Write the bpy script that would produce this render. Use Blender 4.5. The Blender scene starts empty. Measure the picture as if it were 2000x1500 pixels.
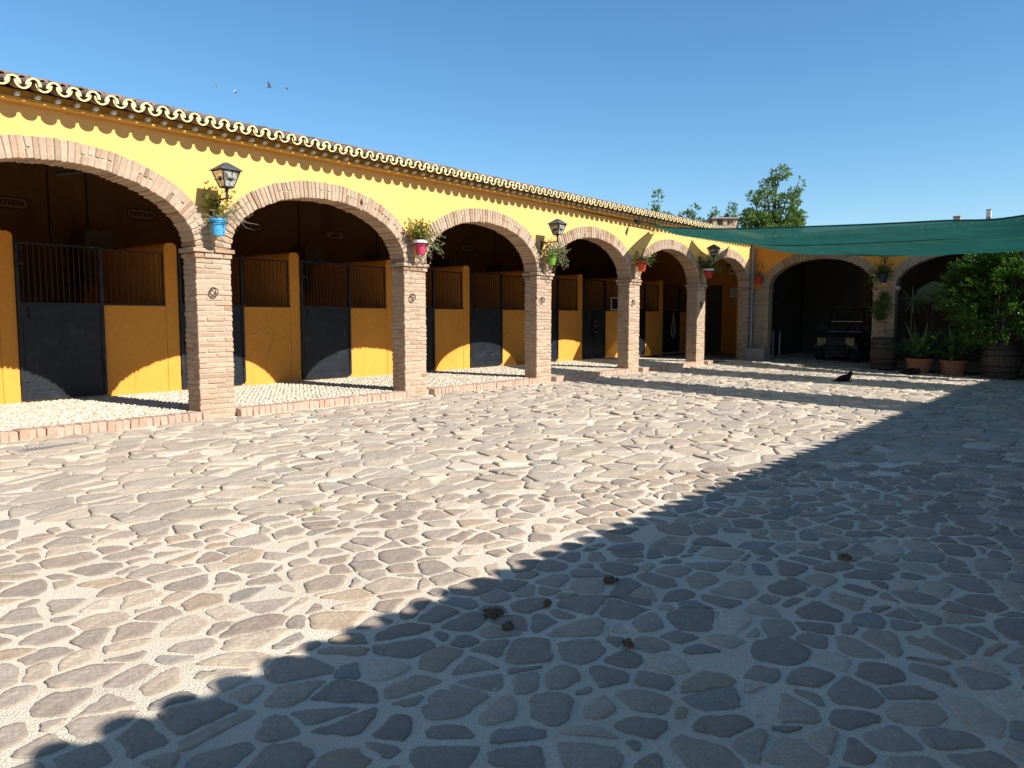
import bpy, bmesh, math, random
import numpy as np
from mathutils import Vector, Matrix, noise as mnoise

random.seed(7)
rnd = random.Random(11)
scene = bpy.context.scene
COL = scene.collection

# ------------------------------------------------------------------ camera, world, sun, exposure
CAM_H = 1.5
FPX = 1500.0 / 2000.0
YAW = math.radians(39.25)
PITCH = math.atan((750 - 619) / 1500.0)
cd = bpy.data.cameras.new("camera")
cam = bpy.data.objects.new("camera", cd)
COL.objects.link(cam)
cd.sensor_fit = 'HORIZONTAL'
cd.sensor_width = 36.0
cd.lens = 36.0 * FPX
cd.clip_start = 0.05
cd.clip_end = 6000
cam.location = (0, 0, CAM_H)
fwd = Vector((math.cos(YAW) * math.cos(PITCH), math.sin(YAW) * math.cos(PITCH), -math.sin(PITCH)))
cam.rotation_euler = fwd.to_track_quat('-Z', 'Y').to_euler()
scene.camera = cam

SUN_D = Vector((-0.12, 1.0, -0.768)).normalized()     # the way the light travels
SUN_EL = math.asin(-SUN_D.z)
SUN_AZ = math.atan2(-SUN_D.x, -SUN_D.y)               # from +Y towards +X
world = bpy.data.worlds.new("World")
scene.world = world
world.use_nodes = True
wn = world.node_tree
wn.nodes.clear()
sky = wn.nodes.new("ShaderNodeTexSky")
sky.sky_type = 'NISHITA'
sky.sun_disc = False
sky.sun_elevation = SUN_EL
sky.sun_rotation = SUN_AZ
sky.altitude = 0
sky.air_density = 1.0
sky.dust_density = 0.15
sky.ozone_density = 4.0
bg = wn.nodes.new("ShaderNodeBackground")
bg.inputs['Strength'].default_value = 0.10
wo = wn.nodes.new("ShaderNodeOutputWorld")
hs = wn.nodes.new("ShaderNodeHueSaturation")
hs.inputs['Hue'].default_value = 0.494
hs.inputs['Saturation'].default_value = 1.17
wn.links.new(sky.outputs[0], hs.inputs['Color'])
wn.links.new(hs.outputs[0], bg.inputs['Color'])
wn.links.new(bg.outputs[0], wo.inputs['Surface'])

sl = bpy.data.lights.new("sun", 'SUN')
sl.energy = 5.0
sl.angle = math.radians(0.35)
sl.color = (1.0, 0.99, 0.965)
so = bpy.data.objects.new("sun", sl)
COL.objects.link(so)
so.location = (3, -25, 25)
so.rotation_euler = SUN_D.to_track_quat('-Z', 'Y').to_euler()

vs = scene.view_settings
vs.view_transform = 'Standard'
vs.look = 'None'
vs.gamma = 1.0
vs.use_curve_mapping = False
vs.exposure = 0.72

# ------------------------------------------------------------------ helpers
def sstep(t):
    t = min(1.0, max(0.0, t))
    return t * t * (3 - 2 * t)

def gz(x, y):
    """paving level: flat, falling a little towards the far right corner"""
    return -0.035 * (10.3 - y) * sstep((x - 18) / 8.0)

CF = np.array(fwd); CR = np.array((math.sin(YAW), -math.cos(YAW), 0.0)); CU = np.cross(CR, CF)
def cam_px(p):
    """size in photo pixels of one metre at p (used only to choose which pieces become separate parts)"""
    v = np.array(p, float) - np.array((0, 0, CAM_H))
    z = v @ CF
    if z < 0.3: return 0, 0, 0
    return 1500.0 / z, 1000 + 1500 * (v @ CR) / z, 750 - 1500 * (v @ CU) / z
def shown(p, area):
    s, x, y = cam_px(p)
    if s == 0 or x < -15 or x > 2015 or y < -15 or y > 1515: return 0
    return area * s * s

class MB:
    """collects world-space geometry and links it as ONE mesh object"""
    def __init__(s):
        s.v = []; s.f = []; s.m = []; s.t = []
    def add(s, verts, faces, mat=0, tint=None, M=None):
        o = len(s.v)
        if M is not None: verts = [tuple(M @ Vector(v)) for v in verts]
        s.v += [tuple(v) for v in verts]
        s.f += [tuple(i + o for i in f) for f in faces]
        s.m += [mat] * len(faces) if isinstance(mat, int) else list(mat)
        if tint is None: tint = (1, 1, 1)
        s.t += [tint] * len(verts)
        return s
    def box(s, x0, x1, y0, y1, z0, z1, mat=0, tint=None, M=None):
        v = [(x0,y0,z0),(x1,y0,z0),(x1,y1,z0),(x0,y1,z0),(x0,y0,z1),(x1,y0,z1),(x1,y1,z1),(x0,y1,z1)]
        f = [(3,2,1,0),(4,5,6,7),(0,1,5,4),(1,2,6,5),(2,3,7,6),(3,0,4,7)]
        return s.add(v, f, mat, tint, M)
    def tube(s, pts, r, n=8, mat=0, tint=None, cap=True, closed=False):
        pts = [Vector(p) for p in pts]
        rr = r if isinstance(r, (list, tuple)) else [r] * len(pts)
        vs_, fs = [], []
        prev = None
        for i, p in enumerate(pts):
            if closed: d = pts[(i+1) % len(pts)] - pts[i-1]
            else: d = pts[min(i+1, len(pts)-1)] - pts[max(i-1, 0)]
            d.normalize()
            a = prev if prev is not None else (Vector((0,0,1)) if abs(d.z) < .9 else Vector((1,0,0)))
            u = (a - d * a.dot(d))
            if u.length < 1e-5: u = d.orthogonal()
            u.normalize(); w = d.cross(u); prev = u
            for k in range(n):
                an = 2 * math.pi * k / n
                vs_.append(p + (u * math.cos(an) + w * math.sin(an)) * rr[i])
        L = len(pts)
        for i in range(L if closed else L - 1):
            j = (i + 1) % L
            for k in range(n):
                k2 = (k + 1) % n
                fs.append((i*n+k, i*n+k2, j*n+k2, j*n+k))
        if cap and not closed:
            fs.append(tuple(range(n-1, -1, -1))); fs.append(tuple((L-1)*n + k for k in range(n)))
        return s.add(vs_, fs, mat, tint)
    def lathe(s, prof, c, n=24, mat=0, tint=None, M=None):
        """prof: list of (r, z) from bottom up, round the vertical through c"""
        vs_, fs = [], []
        for r, z in prof:
            for k in range(n):
                a = 2*math.pi*k/n
                vs_.append((c[0] + r*math.cos(a), c[1] + r*math.sin(a), c[2] + z))
        for i in range(len(prof)-1):
            for k in range(n):
                k2 = (k+1) % n
                fs.append((i*n+k, i*n+k2, (i+1)*n+k2, (i+1)*n+k))
        fs.append(tuple(range(n-1,-1,-1)))
        fs.append(tuple((len(prof)-1)*n + k for k in range(n)))
        return s.add(vs_, fs, mat, tint, M)
    def mesh(s, name, mats, org=(0,0,0), smooth=False):
        me = bpy.data.meshes.new(name)
        ox, oy, oz = org
        me.from_pydata([(x-ox, y-oy, z-oz) for x, y, z in s.v], [], s.f)
        for m in (mats if isinstance(mats, (list, tuple)) else [mats]): me.materials.append(m)
        if any(s.m): me.polygons.foreach_set('material_index', s.m)
        if smooth: me.polygons.foreach_set('use_smooth', [True]*len(s.f))
        ca = me.color_attributes.new('tint', 'FLOAT_COLOR', 'POINT')
        ca.data.foreach_set('color', np.array([(*t, 1) for t in s.t], np.float32).ravel())
        me.update()
        return me
    def build(s, name, mats, parent=None, org=None, smooth=False, kind=None, label=None):
        if org is None: org = ROOT.get(parent.name, (0,0,0)) if parent else (0,0,0)
        o = bpy.data.objects.new(name, s.mesh(name, mats, org, smooth))
        COL.objects.link(o)
        if parent: o.parent = parent; ROOT[o.name] = org
        else: o.location = org; ROOT[o.name] = org
        if kind: o['kind'] = kind
        if label: o['label'] = label
        return o

ROOT = {}     # world position of the root each part hangs under
def thing(name, loc, label, cat, group=None):
    o = bpy.data.objects.new(name, None)
    o.empty_display_size = 0.2
    COL.objects.link(o)
    o.location = loc
    ROOT[o.name] = tuple(loc)
    o['label'] = label; o['category'] = cat
    if group: o['group'] = group
    return o
def tag(o, label, cat, group=None):
    o['label'] = label; o['category'] = cat
    if group: o['group'] = group
    return o
def inst(name, me, M, parent):
    """one more object sharing a mesh, at world matrix M, under parent"""
    o = bpy.data.objects.new(name, me)
    COL.objects.link(o)
    o.parent = parent
    o.matrix_local = Matrix.Translation(-Vector(ROOT[parent.name])) @ M
    return o

# ------------------------------------------------------------------ materials
def mat(name, c1, c2=None, rough=0.85, scale=3.0, fine=40.0, fine_amt=0.18, bump=0.15, bump_scale=60.0,
        tint=False, obj_rand=0.0, metallic=0.0, spec=0.3, detail=6, coords='Object', extra=None, bump_dist=0.01):
    m = bpy.data.materials.new(name)
    m.use_nodes = True
    nt = m.node_tree; N = nt.nodes; L = nt.links
    b = N['Principled BSDF']
    b.inputs['Roughness'].default_value = rough
    b.inputs['Metallic'].default_value = metallic
    b.inputs['Specular IOR Level'].default_value = spec
    tc = N.new('ShaderNodeTexCoord')
    co = tc.outputs[coords]
    n1 = N.new('ShaderNodeTexNoise'); n1.inputs['Scale'].default_value = scale; n1.inputs['Detail'].default_value = detail
    L.new(co, n1.inputs['Vector'])
    rp = N.new('ShaderNodeMapRange'); rp.inputs[1].default_value = 0.3; rp.inputs[2].default_value = 0.7
    L.new(n1.outputs['Fac'], rp.inputs[0])
    mx = N.new('ShaderNodeMix'); mx.data_type = 'RGBA'
    mx.inputs[6].default_value = (*c1, 1); mx.inputs[7].default_value = (*(c2 or c1), 1)
    L.new(rp.outputs[0], mx.inputs[0])
    col = mx.outputs[2]
    n2 = N.new('ShaderNodeTexNoise'); n2.inputs['Scale'].default_value = fine; n2.inputs['Detail'].default_value = 4
    L.new(co, n2.inputs['Vector'])
    r2 = N.new('ShaderNodeMapRange'); r2.inputs[1].default_value = 0.25; r2.inputs[2].default_value = 0.75
    r2.inputs[3].default_value = 1 - fine_amt; r2.inputs[4].default_value = 1 + fine_amt
    L.new(n2.outputs['Fac'], r2.inputs[0])
    mu = N.new('ShaderNodeVectorMath'); mu.operation = 'SCALE'
    L.new(col, mu.inputs[0]); L.new(r2.outputs[0], mu.inputs['Scale'])
    col = mu.outputs[0]
    if tint:
        at = N.new('ShaderNodeAttribute'); at.attribute_name = 'tint'
        m2 = N.new('ShaderNodeVectorMath'); m2.operation = 'MULTIPLY'
        L.new(col, m2.inputs[0]); L.new(at.outputs['Color'], m2.inputs[1]); col = m2.outputs[0]
    if obj_rand:
        oi = N.new('ShaderNodeObjectInfo')
        r3 = N.new('ShaderNodeMapRange'); r3.inputs[3].default_value = 1-obj_rand; r3.inputs[4].default_value = 1+obj_rand
        L.new(oi.outputs['Random'], r3.inputs[0])
        m3 = N.new('ShaderNodeVectorMath'); m3.operation = 'SCALE'
        L.new(col, m3.inputs[0]); L.new(r3.outputs[0], m3.inputs['Scale']); col = m3.outputs[0]
    if extra: col = extra(N, L, co, col)
    L.new(col, b.inputs['Base Color'])
    if bump:
        n3 = N.new('ShaderNodeTexNoise'); n3.inputs['Scale'].default_value = bump_scale; n3.inputs['Detail'].default_value = 5
        L.new(co, n3.inputs['Vector'])
        bp = N.new('ShaderNodeBump'); bp.inputs['Strength'].default_value = bump; bp.inputs['Distance'].default_value = bump_dist
        L.new(n3.outputs['Fac'], bp.inputs['Height'])
        L.new(bp.outputs['Normal'], b.inputs['Normal'])
    return m

def stains(dark, lo, hi, scale, stretch=(1,1,1)):
    """irregular stains of their own colour"""
    def f(N, L, co, col):
        mp = N.new('ShaderNodeMapping'); mp.inputs['Scale'].default_value = stretch
        L.new(co, mp.inputs['Vector'])
        n = N.new('ShaderNodeTexNoise'); n.inputs['Scale'].default_value = scale; n.inputs['Detail'].default_value = 8
        n.inputs['Roughness'].default_value = 0.65
        L.new(mp.outputs[0], n.inputs['Vector'])
        r = N.new('ShaderNodeMapRange'); r.inputs[1].default_value = lo; r.inputs[2].default_value = hi
        L.new(n.outputs['Fac'], r.inputs[0])
        mx = N.new('ShaderNodeMix'); mx.data_type = 'RGBA'; mx.inputs[7].default_value = (*dark, 1)
        L.new(col, mx.inputs[6]); L.new(r.outputs[0], mx.inputs[0])
        return mx.outputs[2]
    return f
def both(f1, f2):
    return lambda N, L, co, col: f2(N, L, co, f1(N, L, co, col))
def cracks(dark, scale, width):
    def f(N, L, co, col):
        n = N.new('ShaderNodeTexNoise'); n.inputs['Scale'].default_value = 2.2; n.inputs['Detail'].default_value = 5
        L.new(co, n.inputs['Vector'])
        ad = N.new('ShaderNodeMix'); ad.data_type = 'RGBA'; ad.inputs[0].default_value = 0.22
        L.new(co, ad.inputs[6]); L.new(n.outputs['Color'], ad.inputs[7])
        v = N.new('ShaderNodeTexVoronoi'); v.feature = 'DISTANCE_TO_EDGE'; v.inputs['Scale'].default_value = scale
        L.new(ad.outputs[2], v.inputs['Vector'])
        r = N.new('ShaderNodeMapRange'); r.inputs[1].default_value = 0; r.inputs[2].default_value = width
        r.inputs[3].default_value = 1; r.inputs[4].default_value = 0
        L.new(v.outputs['Distance'], r.inputs[0])
        n2 = N.new('ShaderNodeTexNoise'); n2.inputs['Scale'].default_value = 0.8
        L.new(co, n2.inputs['Vector'])
        r2 = N.new('ShaderNodeMapRange'); r2.inputs[1].default_value = 0.5; r2.inputs[2].default_value = 0.62
        L.new(n2.outputs['Fac'], r2.inputs[0])
        mm = N.new('ShaderNodeMath'); mm.operation = 'MULTIPLY'
        L.new(r.outputs[0], mm.inputs[0]); L.new(r2.outputs[0], mm.inputs[1])
        m2 = N.new('ShaderNodeMath'); m2.operation = 'MULTIPLY'; m2.inputs[1].default_value = 0.5
        L.new(mm.outputs[0], m2.inputs[0])
        mx = N.new('ShaderNodeMix'); mx.data_type = 'RGBA'; mx.inputs[7].default_value = (*dark, 1)
        L.new(col, mx.inputs[6]); L.new(m2.outputs[0], mx.inputs[0])
        return mx.outputs[2]
    return f

M_FACADE = mat('pale_yellow_plaster', (.75,.44,.14), (.69,.395,.115), .9, .9, 14, .06, .25, 18,
               extra=both(stains((.60,.40,.13), .52, .80, 1.3, (1,1,.3)), stains((.42,.30,.14), .66, .80, 5, (1,1,.12))))
M_OCHRE = mat('ochre_plaster', (.78,.338,.055), (.70,.288,.043), .9, .8, 12, .06, .15, 22,
              extra=both(cracks((.22,.12,.03), .9, .010), stains((.42,.22,.05), .60, .82, 2.0, (1,1,.4))))
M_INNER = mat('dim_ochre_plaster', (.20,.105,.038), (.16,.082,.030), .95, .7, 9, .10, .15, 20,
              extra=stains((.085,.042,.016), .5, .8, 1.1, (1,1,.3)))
M_EAVE = mat('orange_cornice_paint', (.68,.37,.07), (.58,.30,.06), .9, 2, 20, .08, .1, 30)
M_CREAM = mat('cream_tile_edge_paint', (.82,.66,.33), (.76,.59,.27), .85, 6, 40, .08, .1, 60)
M_TILE = mat('terracotta_roof_tile', (.29,.19,.135), (.20,.13,.095), .9, 5, 30, .22, .25, 60, obj_rand=.18, tint=True,
             extra=stains((.10,.08,.07), .55, .8, 6))
M_BRICK = mat('old_brick', (.46,.335,.228), (.38,.265,.175), .93, 11, 60, .16, .5, 70, tint=True, obj_rand=.05, bump_dist=.012,
              extra=both(stains((.50,.40,.29), .54, .80, 8), stains((.22,.16,.115), .63, .82, 5)))
M_MORTAR = mat('lime_mortar', (.47,.37,.26), (.38,.295,.20), .95, 8, 60, .12, .5, 90)
M_KERB = mat('kerb_brick', (.50,.335,.24), (.43,.275,.19), .93, 9, 60, .15, .4, 80, tint=True, obj_rand=.08,
             extra=stains((.55,.45,.35), .52, .8, 8))
M_STONE = mat('paving_stone', (.395,.317,.238), (.308,.245,.185), .9, 5, 60, .20, .6, 34, tint=True, bump_dist=.014,
              extra=both(stains((.47,.40,.30), .58, .80, 2.4), stains((.17,.14,.11), .62, .82, 7)))
M_PEBBLE = mat('cobble_pebble', (.52,.46,.36), (.44,.38,.29), .85, 8, 40, .12, .1, 60, tint=True)
M_BED = mat('cement_bed', (.76,.64,.475), (.65,.545,.40), .95, 1.3, 190, .30, .9, 120, bump_dist=.016,
            extra=both(stains((.52,.44,.31), .58, .82, 1.0), stains((.26,.21,.15), .66, .82, 6)))
M_FLOORBED = mat('walkway_mortar', (.46,.39,.29), (.38,.32,.23), .95, 2, 60, .14, .5, 90)
M_DIRT = mat('dry_earth', (.33,.26,.17), (.25,.20,.12), .95, .2, 4, .2, .3, 3)
M_IRON = mat('black_blue_painted_steel', (.010,.013,.017), (.016,.019,.023), .42, 3, 25, .25, .12, 40, spec=.4,
             extra=both(stains((.06,.065,.07), .56, .80, 3.5), both(stains((.09,.075,.06), .62, .80, 9, (1,1,.25)), stains((.14,.14,.14), .70, .82, 26, (1,1,.3)))))
M_BAR = mat('dark_rusty_bar', (.035,.027,.022), (.05,.035,.025), .6, 9, 40, .25, .2, 60)
M_RUST = mat('rusty_iron', (.10,.055,.035), (.06,.04,.03), .8, 20, 60, .3, .3, 80)
M_BLACK = mat('black_wrought_iron', (.014,.013,.013), (.02,.018,.016), .55, 12, 40, .2, .15, 60)
M_LEAD = mat('weathered_lantern_metal', (.10,.10,.105), (.07,.07,.075), .6, 12, 40, .2, .15, 60, metallic=.3)
M_PIPE = mat('grey_downpipe', (.34,.35,.35), (.29,.30,.30), .6, 4, 30, .08, .1, 60)
M_RENDER = mat('grey_cement_render', (.36,.33,.29), (.30,.275,.24), .95, 3, 30, .12, .4, 50)
M_WOOD = mat('old_rough_wood', (.16,.10,.06), (.11,.07,.045), .9, 6, 40, .25, .3, 50)
M_SOIL = mat('potting_soil', (.05,.035,.022), (.035,.025,.017), .98, 20, 80, .3, .6, 120)
M_TERRA = mat('terracotta_planter', (.48,.20,.105), (.42,.17,.09), .8, 4, 40, .10, .1, 60)
M_STRAW = mat('dry_straw', (.52,.40,.20), (.42,.31,.14), .9, 8, 60, .2, 0)
M_DUNG = mat('dried_dung', (.14,.10,.06), (.20,.145,.085), .97, 25, 90, .35, .8, 120)
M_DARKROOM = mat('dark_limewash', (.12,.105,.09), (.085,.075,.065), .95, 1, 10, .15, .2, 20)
M_WHITE = mat('white_paint', (.78,.77,.74), (.72,.71,.68), .6, 3, 30, .04, 0)
M_PAPER = mat('printed_notice', (.88,.87,.86), (.85,.84,.83), .7, 3, 30, .03, 0)
M_PAPER2 = mat('beige_card', (.48,.38,.20), (.44,.35,.19), .8, 3, 30, .05, 0)
M_INK = mat('dark_brown_lettering', (.045,.018,.010), (.05,.02,.012), .8, 9, 30, .1, 0)
M_PLATE = mat('plate_ground_paint', (.30,.19,.115), (.26,.16,.095), .9, 6, 30, .08, 0)
M_FUR = mat('black_cat_fur', (.010,.009,.009), (.016,.014,.013), .75, 20, 90, .3, .3, 120, spec=.04)
M_BIRD = mat('grey_pigeon_feather', (.16,.15,.18), (.11,.105,.13), .8, 18, 60, .25, 0)
M_BIRD_HAZE = mat('haze_tinted_feather', (.30,.36,.44), (.26,.31,.39), .8, 18, 60, .15, 0)  # haze over the distant birds is put into the feather colour
M_EYE = mat('cat_eye', (.35,.30,.05), None, .2, 3, 30, .0, 0, spec=.6)
M_TYRE = mat('black_rubber_tyre', (.022,.022,.024), (.035,.034,.033), .85, 10, 60, .2, .3, 60)
M_VBODY = mat('dusty_dark_vehicle_plastic', (.03,.03,.029), (.05,.046,.043), .6, 3, 30, .2, .1, 40)
M_AMBER = mat('amber_headlight_lens', (.26,.19,.09), (.22,.155,.07), .35, 4, 30, .1, 0, spec=.5)
M_STEEL = mat('bare_steel', (.55,.55,.54), (.48,.48,.47), .35, 5, 30, .08, 0, metallic=.8)
M_BARK = mat('grey_brown_bark', (.13,.10,.07), (.09,.07,.05), .95, 9, 40, .3, .6, 40)
M_TWIG = mat('dry_twig', (.30,.235,.16), (.22,.17,.12), .9, 20, 60, .2, 0)
M_BARREL = mat('weathered_oak_stave', (.12,.085,.065), (.085,.06,.048), .9, 4, 30, .25, .4, 40, obj_rand=.2,
               extra=stains((.20,.16,.13), .55, .78, 6, (4,4,.6)))
M_HOOP = mat('barrel_hoop_iron', (.045,.032,.028), (.03,.024,.022), .7, 10, 40, .25, .2, 50)
M_LEATHER = mat('black_leather', (.012,.011,.010), (.02,.017,.014), .45, 12, 60, .2, .1, 60)
M_ROPE = mat('pale_rope', (.50,.42,.34), (.42,.35,.28), .9, 20, 90, .2, .3, 120)

def leaf_mat(name, c1, c2, rough=.5, transl=.25, tint=True, spec=.35):
    m = mat(name, c1, c2, rough, 6, 50, .18, 0, tint=tint, spec=spec, obj_rand=.12)
    nt = m.node_tree; N = nt.nodes; L = nt.links
    b = N['Principled BSDF']
    tr = N.new('ShaderNodeBsdfTranslucent')
    src = b.inputs['Base Color'].links[0].from_socket
    sc_ = N.new('ShaderNodeVectorMath'); sc_.operation = 'MULTIPLY'; sc_.inputs[1].default_value = (1.5, 1.6, .6)
    L.new(src, sc_.inputs[0]); L.new(sc_.outputs[0], tr.inputs['Color'])
    ms = N.new('ShaderNodeMixShader'); ms.inputs[0].default_value = transl
    L.new(b.outputs[0], ms.inputs[1]); L.new(tr.outputs[0], ms.inputs[2])
    L.new(ms.outputs[0], N['Material Output'].inputs['Surface'])
    return m
M_LEAF = leaf_mat('glossy_bush_leaf', (.085,.17,.032), (.06,.125,.026), .32, .3, spec=.5)
M_TREE = leaf_mat('tree_leaf', (.115,.175,.045), (.08,.135,.035), .5, .35)
M_STRAP = leaf_mat('strap_leaf', (.115,.165,.075), (.085,.13,.058), .42, .22)
M_PALM = leaf_mat('fan_palm_leaf', (.12,.17,.085), (.09,.13,.065), .45, .2)
M_YGREEN = leaf_mat('yellow_green_leaf', (.30,.28,.045), (.22,.22,.04), .55, .35)
M_GREYLEAF = leaf_mat('grey_succulent_leaf', (.20,.20,.11), (.15,.16,.085), .6, .15)
M_GREENLEAF = leaf_mat('fresh_green_leaf', (.10,.16,.035), (.075,.13,.03), .5, .3)
M_GLASS = bpy.data.materials.new('frosted_lantern_glass'); M_GLASS.use_nodes = True
def _g():
    b = M_GLASS.node_tree.nodes['Principled BSDF']
    N = M_GLASS.node_tree.nodes; L = M_GLASS.node_tree.links
    tc = N.new('ShaderNodeTexCoord')
    n = N.new('ShaderNodeTexNoise'); n.inputs['Scale'].default_value = 14; L.new(tc.outputs['Object'], n.inputs['Vector'])
    r = N.new('ShaderNodeValToRGB'); r.color_ramp.elements[0].position = .42; r.color_ramp.elements[1].position = .56
    r.color_ramp.elements[0].color = (.20,.17,.13,1); r.color_ramp.elements[1].color = (.60,.58,.52,1)
    L.new(n.outputs['Fac'], r.inputs[0]); L.new(r.outputs[0], b.inputs['Base Color'])
    b.inputs['Roughness'].default_value = .25
    b.inputs['Transmission Weight'].default_value = .35
    b.inputs['IOR'].default_value = 1.2
_g()
def pot_mat(name, c): return mat(name, c, tuple(x*.85 for x in c), .45, 5, 40, .06, .05, 60)

# woven shade net: lets a little light straight through, glows softly against the sun
M_NET = bpy.data.materials.new('green_shade_net'); M_NET.use_nodes = True
def _n():
    nt = M_NET.node_tree; N = nt.nodes; L = nt.links; b = N['Principled BSDF']
    tc = N.new('ShaderNodeTexCoord')
    mp = N.new('ShaderNodeMapping'); mp.inputs['Scale'].default_value = (7, .35, 7)
    L.new(tc.outputs['Object'], mp.inputs['Vector'])
    n = N.new('ShaderNodeTexNoise'); n.inputs['Scale'].default_value = 1.6; n.inputs['Detail'].default_value = 5
    L.new(mp.outputs[0], n.inputs['Vector'])
    r = N.new('ShaderNodeValToRGB')
    r.color_ramp.elements[0].color = (.010,.072,.060,1); r.color_ramp.elements[1].color = (.016,.105,.085,1)
    r.color_ramp.elements[0].position = .3; r.color_ramp.elements[1].position = .7
    L.new(n.outputs['Fac'], r.inputs[0]); L.new(r.outputs[0], b.inputs['Base Color'])
    b.inputs['Roughness'].default_value = .8
    tr = N.new('ShaderNodeBsdfTranslucent'); L.new(r.outputs[0], tr.inputs['Color'])
    m1 = N.new('ShaderNodeMixShader'); m1.inputs[0].default_value = .5
    L.new(b.outputs[0], m1.inputs[1]); L.new(tr.outputs[0], m1.inputs[2])
    tp = N.new('ShaderNodeBsdfTransparent')
    m2 = N.new('ShaderNodeMixShader'); m2.inputs[0].default_value = .07
    L.new(m1.outputs[0], m2.inputs[1]); L.new(tp.outputs[0], m2.inputs[2])
    L.new(m2.outputs[0], N['Material Output'].inputs['Surface'])
_n()

# ------------------------------------------------------------------ brick shapes
def block_mesh(name, L, W, H, mats, seed, tint, jit=.006, bev=.009):
    r = random.Random(seed)
    bm = bmesh.new()
    bmesh.ops.create_cube(bm, size=1)
    for v in bm.verts:
        v.co = Vector((v.co.x*L + r.uniform(-jit, jit), v.co.y*W + r.uniform(-jit, jit), v.co.z*H + r.uniform(-jit, jit)*.8))
    bmesh.ops.bevel(bm, geom=list(bm.edges), offset=bev, segments=1, profile=.6, affect='EDGES')
    for v in bm.verts: v.co += Vector((r.uniform(-1,1), r.uniform(-1,1), r.uniform(-1,1)))*jit*.45
    me = bpy.data.meshes.new(name)
    bm.to_mesh(me); bm.free()
    me.materials.append(mats)
    ca = me.color_attributes.new('tint', 'FLOAT_COLOR', 'POINT')
    ca.data.foreach_set('color', np.array([(*tint, 1)]*len(me.vertices), np.float32).ravel())
    return me
def brick_tint(r):
    k = r.random()
    if k < .56: t = (1.0, 1.0, 1.0)
    elif k < .78: t = (.92, .86, .82)
    elif k < .87: t = (.84, .70, .61)
    elif k < .92: t = (.66, .58, .53)
    else: t = (1.04, 1.05, 1.05)
    j = r.uniform(.90, 1.06)
    return tuple(x*j for x in t)
_bk = random.Random(3)
KINDS = {}
def kind_meshes(key, L, W, H, m, n=12, jit=.004, bev=.007, name='brick'):
    if key not in KINDS:
        KINDS[key] = [block_mesh(name, L, W, H, m, _bk.random(), brick_tint(_bk), jit, bev) for _ in range(n)]
    return KINDS[key]
def mesh_arrays(me):
    if not hasattr(mesh_arrays, 'c'): mesh_arrays.c = {}
    if me.name not in mesh_arrays.c:
        t = tuple(me.color_attributes['tint'].data[0].color)[:3]
        mesh_arrays.c[me.name] = ([v.co.copy() for v in me.vertices], [tuple(p.vertices) for p in me.polygons], t)
    return mesh_arrays.c[me.name]
class Pieces:
    """alike pieces of one thing: the largest in the picture become separate parts, the rest one joined part per parent"""
    def __init__(s, name, stuff, limit=300): s.name = name; s.stuff = stuff; s.limit = limit; s.items = []
    def put(s, me, M, parent, area): s.items.append((shown(M.translation, area), len(s.items), me, M, parent))
    def flush(s, m):
        s.items.sort(key=lambda t: (-t[0], t[1]))
        rest = {}
        for i, (a, _, me, M, parent) in enumerate(s.items):
            if i < s.limit and a > 0: inst(s.name, me, M, parent)
            else: rest.setdefault(parent.name, (parent, []))[1].append((me, M))
        for pn, (parent, lst) in rest.items():
            b = MB()
            for me, M in lst:
                v, f, t = mesh_arrays(me)
                b.add(v, f, 0, t, M)
            b.build(s.stuff, m, parent, kind='stuff')

# ------------------------------------------------------------------ brick piers and arches
CRS = 0.0765
def brick_pier(pieces, parent, a0, a1, front, depth, z0, z1, axis='X', caps=True, label=None, name='brick_pier'):
    """axis 'X': runs a0..a1 in x, front face at y=front looking to -y; axis 'Y': runs in y, front at x=front looking to -x"""
    r = random.Random(int(a0*100) + 5)
    core = MB()
    g = .015
    if axis == 'X': core.box(a0+g, a1-g, front+g, front+depth-g, z0-.05, z1+.06)
    else: core.box(front+g, front+depth-g, a0+g, a1-g, z0-.05, z1+.06)
    p = core.build(name, M_MORTAR, parent, label=label)
    W = a1 - a0
    n = max(4, round((z1 - z0) / CRS))
    ch = (z1 - z0) / n
    def lay(u, d, z, L, Wd, H, area):
        me = r.choice(kind_meshes(('b', round(L,2), round(Wd,2)), L, Wd, H, M_BRICK))
        T = Matrix.Translation((u, front+d, z)) if axis == 'X' else Matrix.Translation((front+d, u, z)) @ Matrix.Rotation(math.pi/2, 4, 'Z')
        M = T @ Matrix.Rotation(r.uniform(-.012,.012), 4, 'Y') @ Matrix.Rotation(r.uniform(-.012,.012) + (math.pi if r.random()<.5 else 0), 4, 'Z')
        pieces.put(me, M, p, area)
    for i in range(n):
        z = z0 + (i+.5)*ch
        H = ch - .017
        cap = 0
        if caps and i == n-1: cap = .045
        elif caps and i == n-2: cap = .02
        half = (W + 2*cap) / 2
        Wd = depth/2 - .012
        for row in (0, 1):
            d = (depth*.25 - cap*.5) if row == 0 else depth*.75 + cap*.5
            wd = Wd + cap
            jx = lambda: r.uniform(-.006, .006)
            a = .01 if row else 1
            if i % 2 == 0:
                for k in (0, 1):
                    lay(a0 - cap + half*(k+.5) + jx(), d + jx(), z, half - .014, wd, H, half*H*(1 if row == 0 else .3))
            else:
                q = half/2
                lay(a0 - cap + q/2 + jx(), d + jx(), z, q - .012, wd, H, q*H*(1 if row == 0 else .3))
                lay(a0 + W/2 + jx(), d + jx(), z, half - .014, wd, H, half*H*(1 if row == 0 else .05))
                lay(a1 + cap - q/2 + jx(), d + jx(), z, q - .012, wd, H, q*H*(1 if row == 0 else .05))
    return p

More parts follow.
